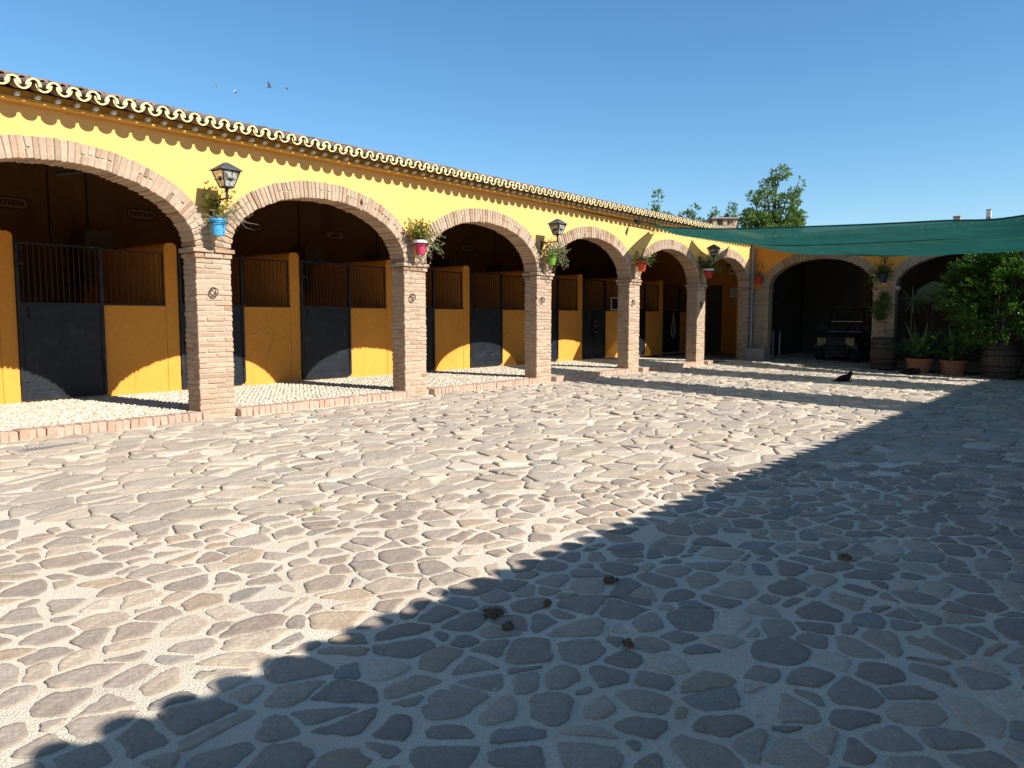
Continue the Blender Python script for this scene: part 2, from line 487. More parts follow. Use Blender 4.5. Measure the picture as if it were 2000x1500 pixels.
RING = .28
def ell(a, b, t): return a*math.cos(t), b*math.sin(t)
def arch_curve(a, b, off, n):
    out = []
    for i in range(n+1):
        t = math.pi*i/n
        x, z = ell(a, b, t)
        nx, nz = math.cos(t)/a, math.sin(t)/b
        l = math.hypot(nx, nz)
        out.append((x + off*nx/l, z + off*nz/l))
    return out
def brick_arch(pieces, parent, c, a, b, spring, front, depth, axis='X', name='brick_arch', label=None):
    """elliptical ring of voussoirs: centre c, half span a, rise b"""
    r = random.Random(int(c*77))
    P = (lambda u, d, z: (c+u, front+d, spring+z)) if axis == 'X' else (lambda u, d, z: (front+d, c+u, spring+z))
    m = MB()
    n = 48
    inn = arch_curve(a, b, .016, n); out = arch_curve(a, b, RING-.006, n)
    v, f = [], []
    for i in range(n+1):
        for (u, z), d in ((inn[i], .011), (out[i], .011), (out[i], depth-.011), (inn[i], depth-.011)): v.append(P(u, d, z))
    for i in range(n):
        for k in range(4):
            k2 = (k+1) % 4
            q = (i*4+k, i*4+k2, (i+1)*4+k2, (i+1)*4+k)
            f.append(q if axis == 'X' else q[::-1])
    m.add(v, f)
    p = m.build(name, M_MORTAR, parent, label=label)
    # arc length along the middle line
    mid = arch_curve(a, b, RING*.5, 400)
    inn = arch_curve(a, b, 0, 400)
    L = [0]
    for i in range(400): L.append(L[-1] + math.hypot(inn[i+1][0]-inn[i][0], inn[i+1][1]-inn[i][1]))
    cnt = round(L[-1]/.0755)
    for k in range(cnt):
        s = (k+.5)/cnt*L[-1]
        i = min(399, int(np.searchsorted(L, s)))
        u, z = mid[i]
        rx, rz = mid[i][0]-inn[i][0], mid[i][1]-inn[i][1]
        l = math.hypot(rx, rz); rx /= l; rz /= l
        jr = r.uniform(-.008, .006)
        u += rx*jr; z += rz*jr
        # local x = radial, local y = depth, local z = along the ring
        if axis == 'X': X, Y, Z = Vector((rx,0,rz)), Vector((0,1,0)), Vector((-rz,0,rx))
        else: X, Y, Z = Vector((0,rx,rz)), Vector((1,0,0)), Vector((0,-rz,rx))
        if X.cross(Y).dot(Z) < 0: Z = -Z
        R = Matrix((X, Y, Z)).transposed().to_4x4()
        split = r.random() < .38
        for part in ((0,) if not split else (-1, 1)):
            Lr = RING-.004 if not split else RING/2-.012
            me = r.choice(kind_meshes(('v', split, depth), Lr, depth+.012, .058, M_BRICK, 14, .005, .008, 'voussoir'))
            off = part*RING*.25
            M = Matrix.Translation(P(u + rx*off, depth*.5 + r.uniform(-.006,.006), z + rz*off)) @ R @ Matrix.Rotation(r.uniform(-.03,.03), 4, 'Y')
            pieces.put(me, M, p, Lr*.06)
    return p
def wall_over_arches(mb, u0, u1, arches, front, depth, top_f, top_b, base, axis='X', mat=0):
    """solid wall from u0 to u1 whose underside follows the outer curves of the arches (c, a, b, spring)"""
    us = sorted(set([u0, u1] + [c + x for c, a, b, s in arches for x, _ in arch_curve(a, b, RING-.012, 40) if u0 <= c+x <= u1]))
    def zb(u):
        z = base
        for c, a, b, s in arches:
            if abs(u-c) < a+RING-.011:
                pts = arch_curve(a, b, RING-.012, 80)[::-1]
                z = max(z, s + float(np.interp(u-c, [p[0] for p in pts], [p[1] for p in pts])))
        return z
    P = (lambda u, d, z: (u, front+d, z)) if axis == 'X' else (lambda u, d, z: (front+d, u, z))
    v, f = [], []
    for u in us: v += [P(u,0,zb(u)), P(u,0,top_f), P(u,depth,top_b), P(u,depth,zb(u))]
    for i in range(len(us)-1):
        for k in range(4):
            k2 = (k+1) % 4
            q = (i*4+k, (i+1)*4+k, (i+1)*4+k2, i*4+k2)
            f.append(q if axis == 'X' else q[::-1])
    f.append((0,1,2,3)); e = (len(us)-1)*4; f.append((e+3,e+2,e+1,e))
    mb.add(v, f, mat)

# ------------------------------------------------------------------ roof tiles
TP = .22          # tile spacing along the eave
SLOPE = .268
def half_pipe(R, t, length, up, n=9, flare=.9):
    """a curved tile lying along +y, its near end at y=0; up=True is a cover tile, else a pan"""
    v, f, ms = [], [], []
    sg = 1 if up else -1
    for y, k in ((0, 1.0), (length, flare)):
        for rx, rz in ((R, R), (R-t*1.75, R-t*.85)):
            for i in range(n):
                a = math.pi*i/(n-1)
                v.append((rx*k*math.cos(a), y, sg*rz*k*math.sin(a)))
    A, B, C, D = 0, n, 2*n, 3*n          # near outer, near inner, far outer, far inner
    for i in range(n-1):
        f.append((A+i, A+i+1, C+i+1, C+i)); ms.append(0)
        f.append((B+i+1, B+i, D+i, D+i+1)); ms.append(0)
        f.append((A+i+1, A+i, B+i, B+i+1)); ms.append(1)
        f.append((C+i, C+i+1, D+i+1, D+i)); ms.append(0)
    for i in (0, n-1):
        f.append((A+i, C+i, D+i, B+i)); ms.append(1)
    return v, f, ms
COVER = half_pipe(.088, .021, .46, True)
PAN = half_pipe(.093, .021, .46, False)
def tile_mesh(geo, tint, name):
    b = MB(); b.add(geo[0], geo[1], geo[2], tint); return b.mesh(name, [M_TILE, M_CREAM])

def tiled_roof(parent, u0, u1, eave, z_e, rows, axis='X', sgn=1, individual=True, slope=SLOPE):
    """rows of cover and pan tiles; eave line at (y=eave), pans' undersides at z_e, rising along sgn*y"""
    r = random.Random(9)
    cv = [tile_mesh(COVER, tuple([r.uniform(.75,1.2)]*3), 'roof_tile') for _ in range(5)]
    pn = [tile_mesh(PAN, tuple([r.uniform(.75,1.2)]*3), 'roof_tile') for _ in range(5)]
    tilt = math.atan(slope) - .05
    n = int((u1-u0)/TP)
    field = MB()
    def frame(u, d, dz):
        if axis == 'X':
            base = Matrix.Translation((u, eave + sgn*d, z_e + dz + d*slope))
            rot = Matrix.Rotation(0 if sgn > 0 else math.pi, 4, 'Z')
        else:
            base = Matrix.Translation((eave + sgn*d, u, z_e + dz + d*slope))
            rot = Matrix.Rotation(-math.pi/2 if sgn > 0 else math.pi/2, 4, 'Z')
        return base @ rot @ Matrix.Rotation(tilt, 4, 'X')
    for i in range(n):
        u = u0 + (i+.5)*TP
        for row in range(rows):
            d = row*.36
            for cover in (0, 1):
                uu = u + cover*TP*.5
                dz = (.091 + .012) if not cover else .066
                M = frame(uu + r.uniform(-.007,.007)*(1 if row else .5), d + r.uniform(-.014,.014)*(1 if row else .6), dz + (.024 if row else 0) + r.uniform(-.004,.004)) @ Matrix.Rotation(r.uniform(-.035,.035), 4, 'Z') @ Matrix.Rotation(r.uniform(-.05,.05)*(1 if row else .5), 4, 'Y')
                if individual and row == 0: inst('roof_tile', r.choice(cv if cover else pn), M, parent)
                else:
                    g = COVER if cover else PAN
                    k = r.choice((.6,.8,.95,1.1,1.3))
                    field.add(g[0], g[1], g[2] if row == 0 else 0, (k, k*r.uniform(.93,1.03), k*r.uniform(.9,1.05)), M)
    field.build('roof_tiling', [M_TILE, M_CREAM], parent, kind='stuff')

# ------------------------------------------------------------------ ground, courtyard, paving
g = MB()
g.add([(-900,-900,-.6),(900,-900,-.6),(900,900,-.6),(-900,900,-.6)], [(0,1,2,3)])
go = g.build('ground', M_DIRT); go['kind'] = 'structure'

D = 10.55          # front plane of the long arcade
XE = 26.2          # front plane of the end arcade
YOPP = -2.95       # front plane of the building across the yard (behind the camera's right shoulder)

def bed(x, y):
    return gz(x, y) + .008*mnoise.noise(Vector((x*.8, y*.8, 0))) + .0010*mnoise.noise(Vector((x*2.6, y*2.6, 5)))
cy = MB()
xs = np.arange(-12, 33.01, .22); ys = np.arange(-3.1, 11.0, .22)
nx, ny = len(xs), len(ys)
cy.v = [(float(x), float(y), bed(x, y)) for y in ys for x in xs]
cy.f = [(j*nx+i, j*nx+i+1, (j+1)*nx+i+1, (j+1)*nx+i) for j in range(ny-1) for i in range(nx-1)]
cy.m = [0]*len(cy.f); cy.t = [(1,1,1)]*len(cy.v)
courtyard = cy.build('courtyard', M_BED, smooth=True, kind='structure')

STONE_T = [((1.0,.98,.97),.30), ((.86,.84,.84),.20), ((1.22,1.17,1.08),.20), ((.85,.89,.93),.07),
           ((1.55,1.52,1.46),.05), ((.90,.84,.81),.12), ((1.10,1.0,.87),.06)]
def pick_tint(r):
    k = r.random(); 
    for t, w in STONE_T:
        k -= w
        if k <= 0: break
    j = r.uniform(.9, 1.1)
    return tuple(x*j for x in t)

def clip(poly, nx_, ny_, d):
    """keep the part of poly where p.n <= d"""
    out = []
    n = len(poly)
    for i in range(n):
        a, b = poly[i], poly[(i+1) % n]
        da = a[0]*nx_ + a[1]*ny_ - d; db = b[0]*nx_ + b[1]*ny_ - d
        if da <= 0: out.append(a)
        if da*db < 0:
            t = da/(da-db)
            out.append((a[0]+(b[0]-a[0])*t, a[1]+(b[1]-a[1])*t))
    return out
def far_zone(x, y):
    """the older, tightly laid paving nearer the arcade"""
    return sstep((x*.35 + y*.55 - 3.3 + .5*mnoise.noise(Vector((x*.5, y*.5, 3))))/1.6)
def voronoi_stones(x0, x1, y0, y1, ca, cb, seed, jit=.46, wgt=.22):
    """irregular stones: cells of a jittered grid (cell ca by cb) with uneven weights; yields (polygon, centre)"""
    r = random.Random(seed)
    ni, nj = int((x1-x0)/ca)+1, int((y1-y0)/cb)+1
    P = {}
    for i in range(-1, ni+1):
        for j in range(-1, nj+1):
            sh = .5*(j & 1)
            P[i, j] = ((x0 + (i+.5+sh+r.uniform(-jit, jit))*ca)/ca, (y0 + (j+.5+r.uniform(-jit, jit))*cb)/cb, r.uniform(-wgt, wgt))
    for i in range(ni):
        for j in range(nj):
            px, py, pw = P[i, j]
            poly = [(px-1.3,py-1.3),(px+1.3,py-1.3),(px+1.3,py+1.3),(px-1.3,py+1.3)]
            for di in range(-2, 3):
                for dj in range(-2, 3):
                    q = P.get((i+di, j+dj))
                    if q is None or (di == 0 and dj == 0): continue
                    dx, dy = q[0]-px, q[1]-py
                    l = math.hypot(dx, dy)
                    if l > 2.4 or l < 1e-4: continue
                    nx_, ny_ = dx/l, dy/l
                    dd = px*nx_ + py*ny_ + l/2 + (pw-q[2])/(2*max(l,.35))
                    poly = clip(poly, nx_, ny_, dd)
                    if len(poly) < 3: break
                if len(poly) < 3: break
            if len(poly) >= 3:
                yield [(a*ca, b*cb) for a, b in poly]
def inset(poly, g_):
    """move every side of a convex polygon in by g_"""
    c = (sum(p[0] for p in poly)/len(poly), sum(p[1] for p in poly)/len(poly))
    out = list(poly)
    n = len(poly)
    for i in range(n):
        a, b = poly[i], poly[(i+1) % n]
        ex, ey = b[0]-a[0], b[1]-a[1]
        l = math.hypot(ex, ey)
        if l < 1e-4: continue
        nx_, ny_ = ey/l, -ex/l
        if (c[0]-a[0])*nx_ + (c[1]-a[1])*ny_ > 0: nx_, ny_ = -nx_, -ny_
        out = clip(out, nx_, ny_, a[0]*nx_ + a[1]*ny_ - g_)
        if len(out) < 3: return None
    return out
def area_of(p): return abs(sum(p[i][0]*p[(i+1) % len(p)][1] - p[(i+1) % len(p)][0]*p[i][1] for i in range(len(p))))/2
def rounded(poly, r, noise_amt, step=.045, cut=.22):
    pts = []
    n = len(poly)
    for i in range(n):
        a, b = poly[i], poly[(i+1) % n]
        l = math.hypot(b[0]-a[0], b[1]-a[1])
        c = min(.5, max(cut, .018/max(l,1e-3)))
        pts.append((a[0]+(b[0]-a[0])*c, a[1]+(b[1]-a[1])*c))
        k = int(l*(1-2*c)/step)
        for q in range(1, k+1):
            t = c + (1-2*c)*q/(k+1)
            pts.append((a[0]+(b[0]-a[0])*t, a[1]+(b[1]-a[1])*t))
        pts.append((a[0]+(b[0]-a[0])*(1-c), a[1]+(b[1]-a[1])*(1-c)))
    out = []
    for i, p in enumerate(pts):
        if out and math.hypot(p[0]-out[-1][0], p[1]-out[-1][1]) < .008: continue
        out.append(p)
    return [(p[0]+r.uniform(-1,1)*noise_amt, p[1]+r.uniform(-1,1)*noise_amt) for p in out]

def stone_geo(out, h, tilt, r, zfun, rough=.0022):
    """a worn flagstone: skirt below the mortar, worn shoulder, slightly uneven top"""
    n = len(out)
    cx = sum(p[0] for p in out)/n; cyy = sum(p[1] for p in out)/n
    v, f = [], []
    rings = ((1.0, -.022, 0), (.99, h*.5, .3), (.955, h*.92, .7), (.72, h, 1), (.36, h*1.02, 1))
    for k, z, w in rings:
        for p in out:
            x = cx + (p[0]-cx)*k; y = cyy + (p[1]-cyy)*k
            tz = (x-cx)*tilt[0] + (y-cyy)*tilt[1]
            nz = rough*w*mnoise.noise(Vector((x*12, y*12, h*300)))*2.2 if w else 0
            v.append((x, y, zfun(cx, cyy) + z + tz*(1 if z > 0 else 0) + nz))
    v.append((cx, cyy, zfun(cx, cyy) + h*1.05))
    for a in range(len(rings)-1):
        for i in range(n):
            j = (i+1) % n
            f.append((a*n+i, a*n+j, (a+1)*n+j, (a+1)*n+i))
    c = len(rings)-1
    for i in range(n): f.append((c*n+i, c*n+(i+1) % n, len(v)-1))
    return v, f, (cx, cyy)

def pave():
    r = random.Random(21)
    items = []
    cells = [(p, 0) for p in voronoi_stones(-2.2, 28.5, -2.9, 10.45, .198, .172, 5, wgt=.36)] + \
            [(p, 1) for p in voronoi_stones(-2.2, 28.5, -2.9, 10.45, .315, .235, 6, wgt=.42)]
    for poly, older in cells:
        cx = sum(p[0] for p in poly)/len(poly); cyy = sum(p[1] for p in poly)/len(poly)
        if XE-.05 < cx < XE+.5 and (cyy > 9.85 or 5.85 < cyy < 6.75 or 1.6 < cyy < 2.45): continue
        if cyy > 10.42 or (cx < 23.1 and cyy > 10.36): continue
        fz = far_zone(cx, cyy)
        if (fz > .5) != bool(older): continue
        tight = sstep((cx*.8 - cyy*1.1 - 2.2)/3.5)
        gap = ((.0170 - .0095*tight)*(1-fz) + .006*fz) * r.uniform(.45, 1.55)
        if r.random() < .012 and fz < .5: continue
        if fz < .5 and len(poly) > 3: poly = [(px+r.uniform(-.013,.013), py+r.uniform(-.013,.013)) for px, py in poly]
        q = inset(poly, gap)
        if not q or area_of(q) < .0028: continue
        q = rounded(q, r, .0062 if fz < .5 else .005, step=.038, cut=.09 if fz < .5 else .08)
        if len(q) < 5: continue
        # orient counter-clockwise
        if sum(q[i][0]*q[(i+1) % len(q)][1] - q[(i+1) % len(q)][0]*q[i][1] for i in range(len(q))) < 0: q = q[::-1]
        h = r.uniform(.004, .010)*(1-fz) + r.uniform(.007, .023)*fz
        tl = .016 + .032*fz
        if fz > .5 and r.random() < .22: tl = .08
        tilt = tuple(max(-.11, min(.11, r.gauss(0, tl))) for _ in (0, 1))
        t = pick_tint(r)
        if fz > 0: t = tuple((a*.65 + .38)*(1 + .12*fz)*(1 if i == 0 else 1.025) for i, a in enumerate(t)) if fz > .5 else t
        v, f, c = stone_geo(q, h, tilt, r, bed)
        items.append((shown((c[0], c[1], 0), area_of(q)*max(.1, 1.5/math.hypot(*c))), v, f, t, c))
    items.sort(key=lambda i: -i[0])
    field = MB()
    for k, (a, v, f, t, c) in enumerate(items):
        if k < 300:
            b = MB(); z0 = bed(*c)
            b.add([(x-c[0], y-c[1], z-z0) for x, y, z in v], f, 0, t)
            me = b.mesh('paving_stone', M_STONE, smooth=True)
            inst('paving_stone', me, Matrix.Translation((c[0], c[1], z0)), courtyard)
        else: field.add(v, f, 0, t)
    field.build('paving_field', M_STONE, courtyard, smooth=True, kind='stuff')
pave()

# loose straw and grit lying in the joints of the shaded side
def litter():
    r = random.Random(8)
    b = MB()
    spots = [(4.9,1.3),(3.0,1.8),(2.85,2.4),(5.6,.9),(7.5,1.4),(3.7,.5),(2.6,1.2),(4.3,.7),(6.4,.4),(9.5,1.8),(2.2,1.0),(5.2,-.2),(3.3,.25),(8.4,.3),(6.0,2.2),(3.6,5.6),(4.7,6.6)]
    for sx, sy in spots:
        for _ in range(r.randint(12, 34)):
            x, y = sx + r.gauss(0,.13), sy + r.gauss(0,.13)
            a = r.uniform(0, math.pi); l = r.uniform(.02,.07)
            z = bed(x, y) + r.uniform(.012,.022)
            b.tube([(x,y,z),(x+l*math.cos(a)*.5,y+l*math.sin(a)*.5,z+.003),(x+l*math.cos(a),y+l*math.sin(a),z+r.uniform(-.004,.006))], .0011, 3)
    for _ in range(700):
        x, y = r.uniform(1.6, 11), r.uniform(-.5, 3.0)
        a = r.uniform(0, math.pi); l = r.uniform(.015,.06); z = bed(x, y) + .016
        b.tube([(x,y,z),(x+l*math.cos(a),y+l*math.sin(a),z+r.uniform(-.002,.006))], .001, 3)
    o = b.build('loose_straw', M_STRAW, kind='stuff')
    tag(o, 'wisps of dry straw caught in the joints of the shaded paving', 'straw')
litter()

# weeds in the joints of the sunny side
def weeds():
    r = random.Random(4)
    for i, (x, y, n, s, lab) in enumerate([(3.56,4.85,16,.055,'small dry green weed tuft in a joint of the sunlit paving'),
                                           (4.25,9.75,40,.07,'flat yellowish weed patch beside the drain grate')]):
        b = MB()
        for _ in range(n):
            a = r.uniform(0, 2*math.pi); l = s*r.uniform(.5,1.1); d = r.uniform(0,.05)*(1 if i == 0 else 4)
            p = Vector((x + d*math.cos(a), y + d*math.sin(a)*(1 if i == 0 else .5), bed(x,y)+.004))
            q = p + Vector((math.cos(a)*l*.6, math.sin(a)*l*.6, l*(.8 if i == 0 else .3)))
            w = Vector((-math.sin(a), math.cos(a), 0))*.004
            b.add([p-w, p+w, (p+q)/2+w*.8+Vector((0,0,l*.15)), q, (p+q)/2-w*.8+Vector((0,0,l*.15))], [(0,1,2,4),(4,2,3)], 0, (r.uniform(.7,1.3),)*3)
        tag(b.build('weed_tuft', M_YGREEN, org=(x,y,bed(x,y))), lab, 'weed')
weeds()

# horse droppings on the shaded paving
def dung():
    r = random.Random(14)
    L = [(3.63,2.25,.062,'dried horse droppings in the shade nearest the scalloped shadow edge'),
         (2.85,2.45,.08,'larger heap of dried droppings among straw, low in the middle of the yard'),
         (2.76,2.28,.04,'small dropping lying just right of the largest heap'),
         (4.89,1.34,.06,'flattened dried droppings far out in the shaded paving'),
         (2.95,1.73,.045,'scatter of dried droppings with straw on dark stones'),
         (3.12,2.31,.026,'single round dropping on a mortar joint')]
    for x, y, s, lab in L:
        b = MB()
        z0 = bed(x, y) + .012
        for _ in range(int(30 + s*700)):
            px, py = x + max(-1,min(1,r.gauss(0,.5)))*s*.5, y + max(-1,min(1,r.gauss(0,.5)))*s*.5
            rad = r.uniform(.006,.013); sq = r.uniform(.6,1.0); zoff = max(0, 1 - math.hypot(px-x, py-y)/(s*.5))*.022*r.random()
            n1, n2 = 7, 4
            vv = [(px, py, z0+zoff-.004)]; ff = []
            for a in range(1, n2+1):
                ph = math.pi*a/(n2+1)
                for k in range(n1):
                    th = 2*math.pi*k/n1
                    q = rad*r.uniform(.82,1.15)
                    vv.append((px+q*math.sin(ph)*math.cos(th), py+q*math.sin(ph)*math.sin(th), z0 + zoff + rad*sq*(1-math.cos(ph))))
            vv.append((px, py, z0 + zoff + 2*rad*sq))
            for k in range(n1): ff.append((0, 1+(k+1) % n1, 1+k))
            for a in range(n2-1):
                for k in range(n1): ff.append((1+a*n1+k, 1+a*n1+(k+1) % n1, 1+(a+1)*n1+(k+1) % n1, 1+(a+1)*n1+k))
            for k in range(n1): ff.append((1+(n2-1)*n1+k, 1+(n2-1)*n1+(k+1) % n1, len(vv)-1))
            b.add(vv, ff)
        tag(b.build('horse_dropping', M_DUNG, org=(x, y, z0), smooth=True), lab, 'droppings', 'horse droppings in the yard')
dung()

# drain grate near the kerb
t = thing('drain_grate', (3.38, 9.58, .012), 'flat rusty drain grate set in the paving near the brick kerb', 'drain grate')
b = MB()
for x0, x1, y0, y1 in ((3.05,3.72,9.42,9.45),(3.05,3.72,9.71,9.74),(3.05,3.08,9.45,9.71),(3.69,3.72,9.45,9.71)): b.box(x0,x1,y0,y1,.004,.022)
b.build('grate_frame', M_RENDER, t)
for k in range(15):
    b = MB(); x = 3.10 + k*.0405; b.box(x, x+.018, 9.45, 9.71, .006, .019); b.build('grate_bar', M_RENDER, t)

# ------------------------------------------------------------------ raised walkway, kerb, cobbles
wk = MB()
wk.box(-3.2, 22.9, 10.60, 14.0, -.3, .105)
wk.add([(22.9,10.6,.105),(22.9,14,.105),(25.0,14,.02),(25.0,10.6,.0)], [(0,3,2,1)])
wk.add([(25.0,10.6,.0),(25.0,14,.02),(30.2,14,.02),(30.2,10.6,-.005)], [(0,3,2,1)])
walkway = wk.build('walkway', M_FLOORBED, kind='structure')
PIERS = [-2.27, 1.73, 5.74, 9.78, 13.80, 17.83, 21.88]
PW = .565
def kerbing():
    r = random.Random(31)
    ms = [block_mesh('kerb_brick', .097, .26, .150, M_KERB, r.random(), tuple(.6*x + .38 for x in brick_tint(r)), .006, .011) for _ in range(12)]
    pc = Pieces('kerb_brick', 'kerb_course')
    x = -3.0
    while x < 22.85:
        inp = [p for p in PIERS if p-.01 < x+.05 < p+PW+.05]
        if inp and x + .05 > inp[0] + .10:
            x += .1025; continue
        pc.put(r.choice(ms), Matrix.Translation((x+.05, 10.575+r.uniform(-.006,.006), .048+r.uniform(-.006,.004))) @ Matrix.Rotation(r.uniform(-.04,.04), 4, 'Z') @ Matrix.Rotation(r.uniform(-.04,.04), 4, 'Y'), walkway, .1*.15)
        x += .1025
    # a return of bricks at the far end
    for k in range(14): pc.put(r.choice(ms), Matrix.Translation((22.86, 10.72+k*.1025, .03)) @ Matrix.Rotation(math.pi/2, 4, 'Z'), walkway, .004)
    pc.flush(M_KERB)
kerbing()
def cobbles():
    r = random.Random(77)
    b = MB()
    n1 = 7
    y = 10.76
    row = 0
    while y < 13.95:
        x = -1.0 + (row & 1)*.04
        while x < 23.0:
            px, py = x + r.uniform(-.018,.018), y + r.uniform(-.014,.014)
            if any(p-.04 < px < p+PW+.04 for p in PIERS) and py < D+.42: x += .085; continue
            a, bb = r.uniform(.030,.046), r.uniform(.022,.032)
            h = r.uniform(.012,.026); th0 = r.uniform(-.7,.7)
            z0 = .105 if px < 22.9 else .1
            k_ = r.choice((.8,.95,1.0,1.1,1.2)); tn = (k_, k_*r.uniform(.95,1.0), k_*r.uniform(.85,1.0))
            v = []
            for s, hz in ((1,-.004),(.86,h*.62),(.48,h*.95)):
                for q in range(n1):
                    an = 2*math.pi*q/n1
                    ex, ey = a*s*math.cos(an), bb*s*math.sin(an)
                    v.append((px+ex*math.cos(th0)-ey*math.sin(th0), py+ex*math.sin(th0)+ey*math.cos(th0), z0+hz))
            v.append((px, py, z0+h))
            f = []
            for s in range(2):
                for q in range(n1): f.append((s*n1+q, s*n1+(q+1) % n1, (s+1)*n1+(q+1) % n1, (s+1)*n1+q))
            for q in range(n1): f.append((2*n1+q, 2*n1+(q+1) % n1, 3*n1))
            b.add(v, f, 0, tn)
            x += .088
        y += .062; row += 1
    b.build('cobbles', M_PEBBLE, walkway, smooth=True, kind='stuff')
cobbles()

# ------------------------------------------------------------------ the long stable arcade
SPR = 2.50
st = thing('stable_building', (12, D, 0), 'long yellow stable block with brick arches and a scalloped tile eave', 'building')
ARCH = []
for i in range(len(PIERS)-1):
    a0, a1 = PIERS[i]+PW, PIERS[i+1]
    ARCH.append(((a0+a1)/2, (a1-a0)/2, .93, SPR))
a0, a1 = PIERS[-1]+PW, 25.80
ARCH.append(((a0+a1)/2, (a1-a0)/2, .93, SPR))
w = MB()
wall_over_arches(w, -3.2, XE+.37, ARCH, D, .37, 4.15, 4.28, SPR+.02)
w.box(-3.2, -2.27, D+.004, D+.366, -.2, SPR+.03)
w.build('facade_wall', M_FACADE, st)
vp = Pieces('voussoir', 'arch_bricks')
bp_ = Pieces('brick', 'brickwork')
for c, a, b_, s in ARCH: brick_arch(vp, st, c, a, b_, s, D-.008, .386)
for p in PIERS: brick_pier(bp_, st, p, p+PW, D, .37, -.02, SPR)
brick_pier(bp_, st, 25.80, XE-.004, D, .37, .05, SPR, name='corner_pier')
# cornice: ledge, fascia, dentils
w = MB()
w.box(-3.2, XE-.3, 10.405, D, 4.05, 4.085); w.box(-3.2, XE-.3, 10.44, D, 4.085, 4.18)
w.build('cornice', M_EAVE, st)
w = MB()
for k in range(int(29/TP)):
    x = -3.2 + (k+.5)*TP
    if x < XE-.4: w.box(x-.021, x+.021, 10.335, 10.44, 4.092, 4.128)
w.build('dentil_row', M_WHITE, st, kind='stuff')
w = MB()
EAVE_Y, EAVE_Z = 10.17, 4.12
zz = lambda y: EAVE_Z + (y-EAVE_Y)*SLOPE
for x0, x1 in ((-3.3, 30.3),):
    y0, y1 = 10.46, 17.9
    w.add([(x0,y0,zz(y0)-.04),(x1,y0,zz(y0)-.04),(x1,y1,zz(y1)-.04),(x0,y1,zz(y1)-.04),(x0,y0,zz(y0)-.008),(x1,y0,zz(y0)-.008),(x1,y1,zz(y1)-.008),(x0,y1,zz(y1)-.008)],
          [(3,2,1,0),(4,5,6,7),(0,1,5,4),(1,2,6,5),(2,3,7,6),(3,0,4,7)])
roof = w.build('roof', M_TILE, st)
tiled_roof(roof, -3.2, XE-.10, EAVE_Y, EAVE_Z, 10)
# behind: stalls
YS = 14.0; YB = 17.6
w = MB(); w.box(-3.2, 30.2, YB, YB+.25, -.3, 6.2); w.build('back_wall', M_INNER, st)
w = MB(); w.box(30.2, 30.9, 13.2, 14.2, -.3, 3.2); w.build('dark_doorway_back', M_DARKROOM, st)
w = MB(); w.box(-3.2, 30.2, YS, YB, -.3, .08); w.build('stall_floor', M_SOIL, st)

PER = 2.693
DOORX = [4.556 + PER*k for k in range(-2, 9)]
def post_profile(y0, y1, z0, z1, rad):
    """outline of a dividing wall seen from the side, its top front corner rounded"""
    pts = [(y0, z0)]
    for k in range(7):
        a = math.pi - (math.pi/2)*k/6
        pts.append((y0 + rad + rad*math.cos(a), z1 - rad + rad*math.sin(a)))
    pts += [(y1, z1), (y1, z0)]
    return pts
def extrude_x(mb, pts, x0, x1):
    n = len(pts)
    v = [(x0, y, z) for y, z in pts] + [(x1, y, z) for y, z in pts]
    f = [tuple(range(n-1, -1, -1)), tuple(range(n, 2*n))] + [(i, (i+1) % n, n+(i+1) % n, n+i) for i in range(n)]
    mb.add(v, f)
w = MB()
pr = lambda pts: [(y, z) for y, z in pts]
extrude_x(w, [(11.05,-.3),(13.38,-.3),(13.38,zz(13.38)-.06),(11.05,zz(11.05)-.06)], 30.0, 30.2)
extrude_x(w, [(13.38,2.8),(14.1,2.8),(14.1,zz(14.1)-.06),(13.38,zz(13.38)-.06)], 30.0, 30.2)
extrude_x(w, [(14.1,-.3),(YB-.003,-.3),(YB-.003,zz(YB)-.08),(14.1,zz(14.1)-.06)], 30.0, 30.2)
w.box(26.6, 29.997, 11.06, 11.3, -.3, 4.36)
w.build('passage_wall', M_OCHRE, st)
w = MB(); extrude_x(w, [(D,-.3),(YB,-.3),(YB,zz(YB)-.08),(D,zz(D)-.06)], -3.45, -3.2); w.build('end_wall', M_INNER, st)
def round_top_post(mb, x0, x1, y0, y1, z0, z1, rr):
    """post whose visible top corners are rounded across its width"""
    n = 6
    pts = [(x0, z0)]
    for k in range(n+1):
        a = math.pi - (math.pi/2)*k/n
        pts.append((x0+rr+rr*math.cos(a), z1-rr+rr*math.sin(a)))
    for k in range(n+1):
        a = math.pi/2 - (math.pi/2)*k/n
        pts.append((x1-rr+rr*math.cos(a), z1-rr+rr*math.sin(a)))
    pts.append((x1, z0))
    m = len(pts)
    v = [(x, y0, z) for x, z in pts] + [(x, y1, z) for x, z in pts]
    f = [tuple(range(m)), tuple(range(2*m-1, m-1, -1))] + [(i, m+i, m+(i+1) % m, (i+1) % m) for i in range(m)]
    mb.add(v, f)
bar_me = None
def bar(parent, x, y, z0, z1, r=.008):
    global bar_me
    if bar_me is None:
        b = MB(); b.tube([(0,0,0),(0,0,1)], 1, 6); bar_me = b.mesh('bar', M_BAR)
    M = Matrix.Translation((x, y, z0)) @ Matrix.Diagonal((r, r, z1-z0, 1))
    inst('bar', bar_me, M, parent)
